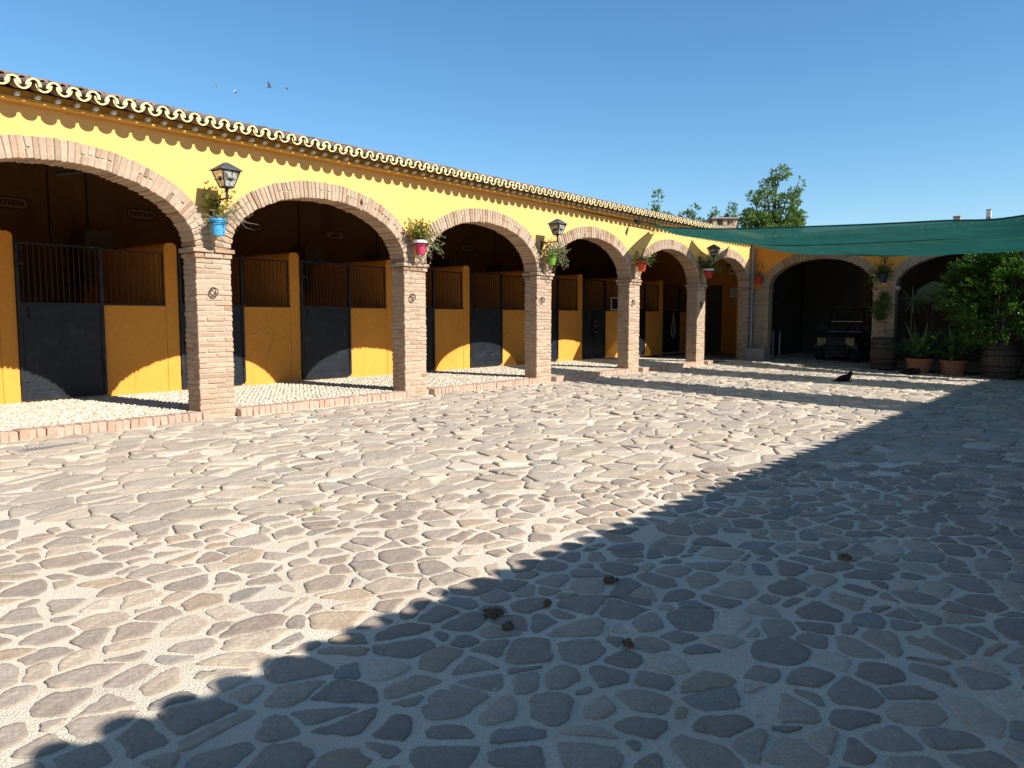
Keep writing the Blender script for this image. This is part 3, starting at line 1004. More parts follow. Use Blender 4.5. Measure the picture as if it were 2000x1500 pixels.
for k, x in enumerate(DOORX):
    r = random.Random(100+k)
    # dividing wall whose rounded end stands left of the door
    w = MB(); round_top_post(w, x-.24, x-.004, YS-.01, YB-.01, .06, 2.86, .085)
    w.build('stall_divider', M_OCHRE, st)
    # half wall right of the door
    w = MB(); w.box(x+1.345, x+PER-.243, YS, YS+.18, .06, 1.70)
    w.build('stall_half_wall', M_OCHRE, st)
    # threshold
    w = MB(); w.box(x, x+1.34, YS+.01, YS+.2, .05, .15); w.build('threshold', M_MORTAR, st)
    # door: frame, solid lower panel, bars above
    f = MB(); y0, y1 = YS-.045, YS+.005
    f.box(x+.005, x+.055, y0-.004, y1, .16, 2.70); f.box(x+1.285, x+1.335, y0-.004, y1, .20, 2.70)
    f.box(x+.055, x+1.285, y0, y1, 2.665, 2.70); f.box(x+.055, x+1.285, y0, y1, 1.70, 1.735)
    sag = r.uniform(-.02,.02)
    f.box(x+.055, x+1.285, y0, y1, .155+sag*.3, .20+sag*.3)
    door = f.build('stall_door', M_IRON, st)
    pnl = MB(); pnl.box(x+.055, x+1.285, y0+.012, y1-.012, .20+sag*.3, 1.70)
    pnl.build('door_panel', M_IRON, door)
    s_ = MB()
    for z in (1.42, .30): s_.box(x+.058, x+1.28, y0+.004, y0+.012, z, z+.012)
    s_.box(x+.075, x+.085, y0+.004, y0+.012, .32, 1.42); s_.box(x+1.255, x+1.265, y0+.004, y0+.012, .32, 1.42)
    s_.build('panel_seam', M_IRON, door)
    la = MB(); la.box(x+.155, x+.18, y0-.012, y0+.004, 1.48, 1.66); la.tube([(x+1.30,y0-.015,.52),(x+1.30,y0-.015,.72)], .012, 6); la.tube([(x+1.30,y0-.03,.60),(x+1.30,y0-.005,.60)], .009, 6)
    la.build('latch', M_BLACK, door)
    for z in (.42, 1.25, 2.3):
        hg = MB(); hg.tube([(x+.012, y0-.012, z), (x+.012, y0-.012, z+.11)], .013, 6); hg.box(x+.012, x+.13, y0-.010, y0-.0045, z+.03, z+.08); hg.build('hinge', M_IRON, door)
    if x > 3:
        for q in range(14): bar(door, x+.055 + (q+.6)*.0865, YS-.02, 1.75, 2.65)
    # barred window beside the door
    gx0, gx1 = x+1.345, x+PER-.25
    f = MB(); f.box(gx0, gx1, YS+.025, YS+.055, 2.655, 2.68); f.box(gx0, gx1, YS-.008, YS+.07, 1.705, 1.73)
    f.box(gx1-.02, gx1, YS+.028, YS+.052, 1.73, 2.655)
    gr = f.build('stall_grille', M_IRON, st)
    if x > 3:
        nb = 11
        for q in range(nb): bar(gr, gx0 + (q+.6)*(gx1-gx0-.03)/nb, YS+.04, 1.74, 2.65)
    # manger of brick with a sloping board in the back corner
    if 3 < x < 24:
        cx = x + 2.25 if k % 2 == 0 else x + 2.1
        w = MB(); w.box(cx-.0, cx+.58, YB-.72, YB-.002, 2.25, 3.30); mg = w.build('hay_manger', M_WOOD, st)
        w = MB()
        M = Matrix.Translation((cx+.62, YB-.5, 3.05)) @ Matrix.Rotation(math.radians(52), 4, 'Y')
        w.box(-.36,.36,-.10,.10,-.025,.025, M=M); w.build('sloping_board', M_WOOD, mg)
        b = MB()
        for zz_ in range(9):
            for xx in range(2 + (zz_ & 1)):
                bx = cx + .01 + xx*.28 - (.14 if zz_ & 1 else 0)
                b.box(max(cx,bx), min(cx+.58, bx+.262), YB-.735, YB-.722, 2.28+zz_*.112, 2.28+zz_*.112+.085, 0, brick_tint(r))
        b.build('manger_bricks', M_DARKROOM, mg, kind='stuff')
for x in (6.42, 7.17, 9.84, 12.53, 15.22, 17.9, 20.6):
    w = MB(); w.box(x-.018, x+.018, YB-.012, YB-.001, 2.9, 5.6); w.build('wall_joint', M_INK, st)

# painted name plates on the back wall
def text_mesh(body, size):
    cu = bpy.data.curves.new('lettering', 'FONT')
    cu.body = body; cu.size = size; cu.align_x = 'CENTER'; cu.align_y = 'CENTER'; cu.offset = size*.045
    o = bpy.data.objects.new('lettering', cu); COL.objects.link(o)
    dg = bpy.context.evaluated_depsgraph_get()
    me = bpy.data.meshes.new_from_object(o.evaluated_get(dg))
    bpy.data.objects.remove(o)
    return me
def stadium(x, z, w_, h_, n=8):
    r_ = h_/2; p = []
    for k in range(n+1):
        a = math.pi/2 - math.pi*k/n; p.append((x+w_/2-r_+r_*math.cos(a), z+r_*math.sin(a)))
    for k in range(n+1):
        a = -math.pi/2 - math.pi*k/n; p.append((x-w_/2+r_+r_*math.cos(a), z+r_*math.sin(a)))
    return p
for x, z, w_, word in ((5.62,3.77,.88,'ATHENA'),(8.34,3.80,.68,'SANDOKAN'),(11.10,3.79,.68,'BANDOLERO'),(13.72,3.77,.66,'JARA'),(16.5,3.78,.62,''),(19.2,3.78,.62,''),(21.9,3.78,.62,'')):
    o_ = stadium(x, z, w_, .24); i_ = stadium(x, z, w_-.05, .19); n = len(o_)
    b = MB()
    b.add([(p[0], YB-.004, p[1]) for p in o_] + [(p[0], YB-.004, p[1]) for p in i_], [(i, (i+1) % n, n+(i+1) % n, n+i) for i in range(n)], 0)
    b.add([(p[0], YB-.003, p[1]) for p in i_], [tuple(range(n))], 1)
    pl = b.build('name_plate', [M_INK, M_PLATE], st)
    if word:
        me = text_mesh(word, .135); me.materials.append(M_INK)
        xs_ = [v.co.x for v in me.vertices]
        sx = {'ATHENA': .46, 'SANDOKAN': .52, 'BANDOLERO': .52, 'JARA': .30}[word] / (max(xs_)-min(xs_))
        x += .14 if word == 'ATHENA' else 0
        inst('lettering', me, Matrix.Translation((x, YB-.006, z)) @ Matrix.Diagonal((sx,1,1,1)) @ Matrix.Rotation(math.pi/2, 4, 'X'), pl)
    else:
        b = MB(); b.box(x-.18, x+.18, YB-.006, YB-.004, z-.03, z+.03); b.build('faded_lettering', M_INK, pl)

# downpipe, tap and cement plinth in the corner
w = MB(); w.tube([(25.98,10.50,4.05),(25.98,10.50,.45)], .042, 10); w.build('downpipe', M_PIPE, st)
w = MB()
for z in (1.2, 2.3, 3.3): w.box(25.93, 26.03, 10.452, 10.548, z, z+.025)
w.build('pipe_clip', M_PIPE, st)
w = MB(); w.box(25.74, XE-.012, 9.93, 10.56, -.05, .42); w.build('cement_plinth', M_RENDER, st)
w = MB(); w.tube([(26.16,10.22,.42),(26.16,10.22,1.15)], .014, 6); w.tube([(26.16,10.22,1.15),(26.06,10.22,1.16),(26.03,10.22,1.11)], .014, 6); w.tube([(26.13,10.19,1.2),(26.13,10.25,1.2)], .009, 6)
w.build('water_tap', M_PIPE, st)
# tie rings on the piers (two per pier face: plate, eye and hanging ring)
ring_me = None
for p, (rx, rz) in zip(PIERS[2:], ((5.99,1.86),(9.96,1.86),(13.97,1.88),(18.0,1.88),(22.08,1.88))):
    b = MB()
    b.tube([(rx, D+.01, rz+.065), (rx, D-.035, rz+.065), (rx, D-.045, rz+.05)], .011, 6)
    b.tube([(rx+.062*math.cos(a), D-.04-.004*math.sin(a), rz+.062*math.sin(a)) for a in [2*math.pi*k/18 for k in range(18)]], .0085, 6, closed=True)
    b.tube([(rx-.012+.045*math.cos(a), D-.028, rz+.01+.055*math.sin(a)) for a in [2*math.pi*k/18 for k in range(18)]], .007, 6, closed=True)
    b.build('tie_ring', M_RUST, st, smooth=True)
# small iron things on the facade
b = MB(); b.tube([(8.78,D-.03,3.53),(8.80,D-.035,3.43)], .012, 5); b.build('wall_hook', M_RUST, st)
b = MB(); b.tube([(14.9,D-.012,4.06),(15.6,D-.012,4.02),(16.1,D-.014,4.015),(17.0,D-.012,4.01),(17.75,D-.03,4.01)], .006, 5); b.build('eave_cable', M_BLACK, st)
b = MB(); b.tube([(4.50,12.0,3.52),(4.98,11.6,3.60),(5.35,11.3,3.64)], .03, 6); b.tube([(4.72,11.8,3.56),(4.72,11.8,3.95),(4.72,11.8,4.6)], .02, 6)
b.build('old_lamp_arm', M_BLACK, st)

# ------------------------------------------------------------------ end building
eb = thing('end_building', (XE, 6, -.1), 'yellow building closing the yard with two wide brick arches into a dark garage', 'building')
EA = [(8.32, 1.67, .93, 2.48), (4.17, 1.81, .93, 2.44), (-.1, 1.81, .93, 2.40)]
w = MB()
wall_over_arches(w, -3.2, D-.003, EA, XE, .37, 4.10, 4.12, 2.46, axis='Y')
w.build('facade_wall', M_OCHRE, eb)
for c, a, b_, s in EA: brick_arch(vp, eb, c, a, b_, s, XE-.008, .386, axis='Y')
brick_pier(bp_, eb, 9.99, D-.004, XE, .37, -.05, 2.48, axis='Y', name='corner_pier')
brick_pier(bp_, eb, 5.98, 6.65, XE, .37, -.16, 2.44, axis='Y', label='brick pier with a climbing plant behind the left barrel')
brick_pier(bp_, eb, 1.71, 2.36, XE, .37, -.30, 2.42, axis='Y')
brick_pier(bp_, eb, -2.6, -1.91, XE, .37, -.35, 2.40, axis='Y')
w = MB()
w.box(XE+.45, XE+7, 11.02, 11.05, -.3, 4.3)
w.box(XE+6.6, XE+6.85, -3.2, 11.02, -.3, 4.3)
w.box(XE+.40, XE+6.6, -3.2, -3.0, -.3, 4.3)
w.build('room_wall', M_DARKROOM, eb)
w = MB(); w.add([(XE+.05,-3.2,-.30),(XE+7,-3.2,-.30),(XE+7,11.02,-.02),(XE+.05,11.02,-.02)], [(0,1,2,3)]); w.build('room_floor', M_FLOORBED, eb)
w = MB(); w.box(XE+5.1, XE+5.5, 8.0, 8.4, -.3, 4.2); w.build('inner_pier', M_WOOD, eb)
w = MB()
for y in (9.4, 7.4, 5.2, 3.0): w.box(XE+.4, XE+6.6, y-.09, y+.09, 3.75, 3.95)
w.build('ceiling_beam', M_WOOD, eb)
w = MB(); x0 = XE-.25; x1 = XE+7.2
w.add([(x0,-3.3,4.10),(x1,-3.3,4.75),(x1,D-.35,4.75),(x0,D-.35,4.10),(x0,-3.3,4.14),(x1,-3.3,4.79),(x1,D-.35,4.79),(x0,D-.35,4.14)],
      [(3,2,1,0),(4,5,6,7),(0,1,5,4),(1,2,6,5),(2,3,7,6),(3,0,4,7)])
w.add([(XE+.3,D-.35,4.12),(x1,D-.35,4.72),(x1,11.4,4.72),(XE+.3,11.4,4.12)], [(0,1,2,3)])
er = w.build('roof', M_TILE, eb)
tiled_roof(er, -3.2, D-.5, XE-.33, 4.10, 9, axis='Y', individual=False, slope=.09)

# ------------------------------------------------------------------ building across the yard (its scalloped eave throws the big shadow)
ob = thing('opposite_building', (8, YOPP, 0), 'long yellow building along the shaded side of the yard with a tiled eave', 'building')
w = MB()
w.box(-14, XE+.3, YOPP-.35, YOPP, -.5, 4.28)
w.build('facade_wall', M_FACADE, ob)
w = MB(); w.box(-14, XE+.3, YOPP, YOPP+.10, 4.03, 4.07); w.box(-14, XE+.3, YOPP, YOPP+.07, 4.07, 4.16); w.build('cornice', M_EAVE, ob)
w = MB()
y0, y1 = YOPP+.05, YOPP-6
z0, z1 = 4.16, 4.16+6.05*SLOPE
w.add([(-14,y0,z0),(XE+.3,y0,z0),(XE+.3,y1,z1),(-14,y1,z1),(-14,y0,z0+.04),(XE+.3,y0,z0+.04),(XE+.3,y1,z1+.04),(-14,y1,z1+.04)],
      [(0,1,2,3),(7,6,5,4),(4,5,1,0),(5,6,2,1),(6,7,3,2),(7,4,0,3)])
orf = w.build('roof', M_TILE, ob)
tiled_roof(orf, -14, XE+.2, YOPP+.275, 4.12, 4, sgn=-1, individual=False)
w = MB()
w.box(-14, XE+.2, YOPP+.06, YOPP+.26, 4.165, 4.215)  # unseen strip added between the tiles to make the scalloped shadow shallower
w.build('eave_shadow_filler', M_MORTAR, ob)
for x in (1, 6, 11, 16, 21):
    w = MB(); w.box(x, x+1.3, YOPP, YOPP+.05, .02, 2.2); w.build('wooden_door', M_WOOD, ob)

vp.flush(M_BRICK)
bp_.flush(M_BRICK)

# ------------------------------------------------------------------ shade sails over the far end of the yard
def catmull(P, t):
    n = len(P)-1
    x = t*n; i = min(n-1, int(x)); f = x-i
    p0, p1, p2, p3 = P[max(0,i-1)], P[i], P[i+1], P[min(n,i+2)]
    return tuple(.5*((2*b) + (-a+c)*f + (2*a-5*b+4*c-d)*f*f + (-a+3*b-3*c+d)*f**3) for a, b, c, d in zip(p0, p1, p2, p3))
def shade_sail(L, R, label, nu=22, nv=70, fold=.05, seed=1):
    r = random.Random(seed)
    th = thing('shade_sail', L[0], label, 'shade sail', 'green shade sails strung across the yard')
    ph = [r.uniform(0, 6) for _ in range(6)]
    b = MB(); v = []
    for j in range(nv+1):
        t = j/nv
        a, c = Vector(catmull(L, t)), Vector(catmull(R, t))
        for i in range(nu+1):
            s = i/nu
            p = a.lerp(c, s)
            w = math.sin(math.pi*t)
            p.y -= .5*math.sin(math.pi*s)*(1-t)**9*min(1, (Vector(R[0])-Vector(L[0])).length/2)
            p.z += -.10*math.sin(math.pi*s)*w + fold*w*(math.sin(9*s + 3*t + ph[0]) + .6*math.sin(19*s - 5*t + ph[1]) + .35*math.sin(33*s + 8*t + ph[2]))
            v.append(p)
    f = [(j*(nu+1)+i, j*(nu+1)+i+1, (j+1)*(nu+1)+i+1, (j+1)*(nu+1)+i) for j in range(nv) for i in range(nu)]
    b.add(v, f); b.build('net_cloth', M_NET, th, smooth=True)
    for side, edge in ((0, L), (1, R)):
        b = MB(); b.tube([v[j*(nu+1) + (0 if side == 0 else nu)] for j in range(nv+1)], .016, 5); b.build('hem_cord', M_NET, th, smooth=True)
    for q in (L[0], R[0]):
        b = MB(); b.tube([q, (q[0], D-.02, q[2]+.03)], .008, 5); b.build('fixing_rope', M_BLACK, th)
    for q in (L[-1], R[-1]):
        b = MB(); b.tube([q, (q[0], YOPP+.05, q[2]+.1)], .008, 5); b.build('fixing_rope', M_BLACK, th)
    return th
SA = shade_sail([(18.85,10.32,3.99),(17.6,9.6,3.78),(16.2,7.9,3.48),(15.05,5.8,3.22),(14.35,2.8,3.02),(14.05,1.2,3.02),(13.7,-2.3,3.75)],
           [(19.15,10.34,3.99),(18.2,9.3,3.66),(17.3,7.8,3.36),(16.55,5.94,3.06),(15.9,3.0,2.92),(15.65,1.2,2.93),(15.4,-2.3,3.70)],
           'nearest green net sail, its narrow end tied to the eave beside the black spotlight', seed=2)
b = MB(); b.tube([(17.80,10.38,4.03),(18.3,10.375,4.02),(18.9,10.37,4.02),(19.1,10.34,4.0)], .018, 8); b.build('rolled_edge', M_BLACK, SA)
shade_sail([(21.45,10.32,3.97),(20.0,8.0,3.55),(19.2,5.9,3.36),(18.5,2.7,3.26),(18.2,1.0,3.28),(17.9,-2.3,3.85)],
           [(24.15,10.32,3.98),(22.2,8.0,3.38),(21.1,5.85,3.13),(20.55,3.4,3.04),(20.3,1.0,3.06),(20.1,-2.3,3.75)],
           'middle one of the three green net sails, between two sunny gaps', seed=5)
shade_sail([(26.0,10.1,4.0),(24.1,8.0,3.58),(23.3,5.85,3.42),(22.9,4.4,3.38),(22.4,1.0,3.40),(22.2,-2.3,3.92)],
           [(26.1,10.0,3.98),(26.0,8.0,3.62),(25.6,5.85,3.42),(24.5,4.0,3.32),(23.5,1.0,3.28),(23.3,-2.3,3.85)],
           'farthest green net sail, along the end building above the dark arches', seed=8)

# ------------------------------------------------------------------ wall lanterns
def lantern(x, z, label, y=10.10):
    t = thing('wall_lantern', (x, D, z-.45), label, 'lantern', 'iron wall lanterns on the arcade')
    def ring(h, zz_): return [(x-h,y-h,zz_),(x+h,y-h,zz_),(x+h,y+h,zz_),(x-h,y+h,zz_)]
    b = MB()
    e, a = ring(.165, z-.115), (x, y, z)
    b.add(e + ring(.165, z-.125) + [(x-.03,y-.03,z-.012),(x+.03,y-.03,z-.012),(x+.03,y+.03,z-.012),(x-.03,y+.03,z-.012),a],
          [(0,1,9,8),(1,2,10,9),(2,3,11,10),(3,0,8,11),(8,9,12),(9,10,12),(10,11,12),(11,8,12),(4,5,1,0),(5,6,2,1),(6,7,3,2),(7,4,0,3),(7,6,5,4)])
    b.build('lantern_roof', M_LEAD, t)
    top, bot = ring(.135, z-.13), ring(.068, z-.345)
    for i in range(4):
        j = (i+1) % 4
        g_ = MB()
        q = [Vector(top[i]), Vector(top[j]), Vector(bot[j]), Vector(bot[i])]
        c = Vector((x, y, 0))
        inw = [(Vector((p.x, p.y, p.z)) + (Vector((x, y, p.z))-p)*.05) for p in q]
        g_.add(q + inw, [(0,1,2,3),(7,6,5,4),(0,4,5,1),(1,5,6,2),(2,6,7,3),(3,7,4,0)])
        g_.build('glass_pane', M_GLASS, t)
        # wrought leaf ornament on the glass
        m = (q[0]+q[1]+q[2]+q[3])/4; out = (m - Vector((x,y,m.z))).normalized()
        tan = Vector((-out.y, out.x, 0))
        o_ = MB()
        up = ((q[0]+q[1])/2 - (q[2]+q[3])/2).normalized()
        for k in range(5):
            a_ = -1.1 + .55*k
            d = (up*math.cos(a_) + tan*math.sin(a_))
            p0 = m + out*.004 - up*.03
            o_.tube([p0, p0 + d*.035 + out*.002, p0 + d*.062 + tan*.012*(k-2)], [.004,.007,.002], 5)
        o_.tube([m + out*.004 - up*.09, m + out*.004 + up*.0], .003, 4)
        o_.build('leaf_ornament', M_BLACK, t)
    b = MB()
    for i in range(4):
        b.tube([top[i], bot[i]], .010, 5)
        b.tube([top[i], top[(i+1) % 4]], .009, 5); b.tube([bot[i], bot[(i+1) % 4]], .009, 5)
    b.box(x-.07, x+.07, y-.07, y+.07, z-.36, z-.345)
    b.build('lantern_frame', M_BLACK, t)
    b = MB()
    b.tube([(x,y,z-.36),(x,y,z-.42),(x,y,z-.50)], [.03,.018,.022], 8)
    b.tube([(x,y-.03,z-.50),(x,D+.004,z-.50)], .013, 6)
    pts = []
    for k in range(15):
        a_ = math.pi*1.6*k/14
        pts.append((x, D-.06-.20*(k/14) + .03*math.sin(a_*2), z-.72 + .21*(k/14) + .02*math.cos(a_*2)))
    b.tube(pts, .011, 6)
    b.tube([(x, D-.12+.055*math.cos(a_), z-.575+.055*math.sin(a_)) for a_ in [2*math.pi*k/12 for k in range(11)]], .008, 5)
    b.box(x-.025, x+.025, D-.014, D-.001, z-.78, z-.46)
    b.build('bracket_arm', M_BLACK, t)
    return t
lantern(6.00, 3.67, 'iron lantern on the nearest pier, above the sky blue flower pot')
lantern(13.95, 3.66, 'iron lantern on the third pier, above the lime green flower pot')
lantern(21.97, 3.68, 'iron lantern half in the sail shadow, above the red pot with grassy leaves')
t = thing('lamp_bracket', (XE, 6.32, 3.0), 'empty scrolled iron lamp bracket under the sail, above the navy pot', 'lamp bracket')
b = MB(); x = XE-.03
for s in (-1, 1):
    b.tube([(x, 6.32, 3.42), (x-.02, 6.32+s*.10, 3.47), (x, 6.32+s*.16, 3.42), (x, 6.32+s*.12, 3.37)], .010, 5)
    b.tube([(x, 6.32+s*.16, 3.60),(x-.02, 6.32+s*.12, 3.52),(x, 6.32+s*.06, 3.30),(x, 6.32, 3.16)], .010, 5)
b.tube([(x, 6.32, 3.55), (x, 6.32, 3.05)], .012, 5); b.tube([(x,6.2,3.5),(x,6.44,3.5)], .011, 5)
b.build('scroll_iron', M_BLACK, t)

# ------------------------------------------------------------------ hanging flower pots
def leafquad(mb, p, d, n_, l, w, tint):
    """one folded leaf: base p, along d, facing n_"""
    s = d.cross(n_).normalized()*w*.5
    m = p + d*l*.45 - n_*l*.06
    mb.add([p, m+s+n_*w*.18, p+d*l, m-s+n_*w*.18, m], [(0,1,4),(1,2,4),(2,3,4),(3,0,4)], 0, tint)
def rand_dir(r):
    z = r.uniform(-1, 1); a = r.uniform(0, 2*math.pi); q = math.sqrt(1-z*z)
    return Vector((q*math.cos(a), q*math.sin(a), z))
def pot(x, y, z, r0, r1, h, pm, label, rim=None, wall='Y'):
    t = thing('hanging_flower_pot', (x, y, z), label, 'flower pot', 'flower pots hung on the brick piers')
    b = MB()
    prof = [(r0*.96,0),(r0,.004),(r1*.95,h*.86)]
    if rim is None: prof += [(r1*.95,h*.86),(r1*1.05,h*.87),(r1*1.05,h),(r1*.9,h),(r1*.88,h*.9)]
    else: prof += [(r1*.97,h*.9),(r1*.88,h*.9)]
    b.lathe(prof, (x,y,z), 22); b.build('pot', pm, t, smooth=False)
    if rim:
        b = MB(); b.lathe([(r1*.96,h*.80),(r1*1.07,h*.81),(r1*1.07,h),(r1*.92,h),(r1*.90,h*.92)], (x,y,z), 22); b.build('pot_rim', rim, t)
    b = MB(); b.lathe([(r1*.9,h*.86),(r1*.86,h*.93),(.01,h*.95)], (x,y,z), 16); b.build('soil', M_SOIL, t)
    b = MB(); wv = (D-.003) if wall == 'Y' else (XE-.003)
    pts = [(x+(r1+.012)*math.cos(a), y+(r1+.012)*math.sin(a), z+h*.72) for a in [2*math.pi*k/16 for k in range(16)]]
    b.tube(pts, .006, 5, closed=True)
    if wall == 'Y': b.tube([(x,y+r1,z+h*.72),(x,wv,z+h*.72)], .008, 5)
    else: b.tube([(x+r1,y,z+h*.72),(wv,y,z+h*.72)], .008, 5)
    b.build('pot_holder', M_BLACK, t)
    return t
def twigs(t, c, n, spread, up, r, m, name='twigs', rad=.003, leaf=None, leafn=3, leaf_l=.03, bias=(0,0,0), droop=0.0):
    b = MB(); lf = MB()
    for _ in range(n):
        d = Vector((r.gauss(0,.6), r.gauss(0,.6), abs(r.gauss(up,.4)))) + Vector(bias)
        d.normalize()
        L_ = spread*r.uniform(.5,1.15)
        p = Vector(c) + Vector((r.uniform(-.06,.06), r.uniform(-.06,.06), 0))
        pts = [p.copy()]
        for k in range(5):
            d = (d + Vector((r.gauss(0,.22), r.gauss(0,.22), r.gauss(0,.18)-droop))).normalized()
            p = p + d*L_/5; pts.append(p.copy())
            if leaf is not None:
                for q in range(leafn):
                    leafquad(lf, p + rand_dir(r)*.012, (rand_dir(r)+d*.6).normalized(), rand_dir(r), leaf_l*r.uniform(.6,1.2), leaf_l*r.uniform(.4,.7), (r.uniform(.7,1.3), r.uniform(.75,1.25), r.uniform(.6,1.1)))
        b.tube(pts, [rad*(1-.12*k) for k in range(6)], 4)
    b.build(name, m, t)
    if leaf is not None: lf.build('leaves', leaf, t)
R = random.Random(55)
BLUE = pot_mat('sky_blue_painted_pot', (.075,.36,.60)); PINK = pot_mat('crimson_pink_plastic_pot', (.52,.05,.10)); GREEN = pot_mat('lime_green_plastic_pot', (.17,.34,.03))
ORANGE = pot_mat('orange_red_plastic_pot', (.72,.10,.03)); RED = pot_mat('dark_red_plastic_pot', (.48,.04,.04)); SCAR = pot_mat('scarlet_plastic_pot', (.55,.05,.04)); NAVY = pot_mat('navy_plastic_pot', (.035,.04,.11))
t = pot(5.98, 10.33, 2.66, .085, .118, .24, BLUE, 'sky blue painted pot with dry twigs on the nearest pier')
twigs(t, (5.98,10.33,2.9), 46, .50, .35, R, M_TWIG, rad=.0035, bias=(.55,-.15,0), leaf=M_GREYLEAF, leafn=1, leaf_l=.028, droop=.06)
twigs(t, (5.98,10.33,2.9), 12, .24, .4, R, M_TWIG, name='dry_stems', rad=.003, bias=(-.3,0,0), leaf=M_GREYLEAF, leafn=2, leaf_l=.03)
twigs(t, (6.0,10.40,2.92), 20, .52, 1.6, R, M_TWIG, name='tall_stems', rad=.003, leaf=M_YGREEN, leafn=5, leaf_l=.055)
t = pot(9.99, 10.33, 2.64, .08, .125, .26, PINK, 'crimson pink pot with a white rim and bushy yellow green leaves', rim=M_WHITE)
twigs(t, (9.99,10.33,2.9), 50, .36, .9, R, M_TWIG, leaf=M_YGREEN, leafn=6, leaf_l=.05, bias=(-.15,0,0))
twigs(t, (10.05,10.30,2.9), 28, .46, .1, R, M_TWIG, name='trailing_stems', leaf=M_GREYLEAF, leafn=4, leaf_l=.04, bias=(.8,-.1,-.1), droop=.24)
t = pot(14.03, 10.31, 2.66, .075, .125, .26, GREEN, 'lime green pot with trailing grey succulents under the middle lantern')
twigs(t, (14.03,10.31,2.92), 40, .40, .5, R, M_TWIG, leaf=M_GREYLEAF, leafn=5, leaf_l=.045, bias=(.35,-.1,0), droop=.10)
twigs(t, (14.03,10.36,2.92), 7, .42, 1.6, R, M_TWIG, name='tall_stems', leaf=M_YGREEN, leafn=2, leaf_l=.04)
twigs(t, (14.12,10.31,2.9), 26, .50, .1, R, M_TWIG, name='trailing_stems', leaf=M_GREYLEAF, leafn=4, leaf_l=.045, bias=(.9,-.1,-.1), droop=.25)
t = pot(18.04, 10.31, 2.70, .085, .135, .27, ORANGE, 'bright orange red pot with dark leaves and an iron hook above')
twigs(t, (18.04,10.31,2.96), 44, .40, .45, R, M_TWIG, leaf=M_GREENLEAF, leafn=4, leaf_l=.04, bias=(.2,0,0), droop=.10)
b = MB(); b.tube([(18.0+.07*math.cos(a), D-.10-.03*math.sin(a), 3.12+.10*math.sin(a)) for a in [math.pi*1.3*k/10-.3 for k in range(11)]], .010, 5); b.build('iron_hook', M_BLACK, t)
t = pot(22.08, 10.30, 2.68, .09, .14, .28, RED, 'dark red pot with a pale rim and grassy drooping leaves, at the last pier', rim=M_WHITE)
twigs(t, (22.08,10.30,2.95), 120, .70, .6, R, M_GREENLEAF, name='grass_blades', rad=.0055, bias=(.25,-.1,.2), droop=.20)
twigs(t, (22.08,10.38,2.95), 14, .55, 1.6, R, M_TWIG, name='tall_stems', leaf=M_GREENLEAF, leafn=5, leaf_l=.05)
t = pot(25.98, 10.26, 2.60, .09, .135, .27, SCAR, 'scarlet pot in the shaded corner by the downpipe')
twigs(t, (25.98,10.26,2.86), 24, .28, .9, R, M_TWIG, leaf=M_GREYLEAF, leafn=4, leaf_l=.035)
b = MB(); b.tube([(26.0+.0*k, 10.25+.10*math.cos(a), 3.22+.10*math.sin(a)) for k, a in enumerate([math.pi*1.2*k/10-.2 for k in range(11)])], .010, 5); b.tube([(26.0,10.16,3.2),(26.17,10.16,3.2)], .009, 5); b.build('iron_hook', M_BLACK, t)
t = pot(25.95, 6.30, 2.56, .095, .15, .27, NAVY, 'navy pot with spreading green leaves on the end pier', wall='X')
twigs(t, (25.95,6.30,2.82), 40, .40, .7, R, M_TWIG, leaf=M_GREENLEAF, leafn=5, leaf_l=.055, bias=(-.1,.25,0), droop=.10)
twigs(t, (25.95,6.45,2.82), 12, .42, .1, R, M_TWIG, name='trailing_stems', leaf=M_GREENLEAF, leafn=5, leaf_l=.055, bias=(-.1,.7,-.1), droop=.26)

# climbing plant on the end pier
t = thing('climbing_plant', (26.1, 6.3, .9), 'dark leafy creeper hanging on the end pier above the left barrel', 'climbing plant')
r = random.Random(66)
b = MB(); b.tube([(26.14,6.2,.95),(26.15,6.24,1.3),(26.13,6.34,1.7),(26.12,6.38,2.15),(26.14,6.42,2.35)], [.012,.01,.009,.007,.005], 5); b.build('stem', M_BARK, t)
b = MB()
for _ in range(760):
    h = r.random()
    z = 1.42 + .85*h
    wid = .12 + .24*math.sin(math.pi*min(1, h*1.15))
    p = Vector((26.10 - abs(r.gauss(0,.06)), 6.38 + r.gauss(0, wid*.5) - .1*(h > .7), z))
    leafquad(b, p, (rand_dir(r) + Vector((-.3,0,-.6))).normalized(), (rand_dir(r)+Vector((-1.2,0,.4))).normalized(), r.uniform(.05,.085), r.uniform(.03,.05), (r.uniform(.7,1.2),)*3)
b.build('foliage', M_GREENLEAF, t)

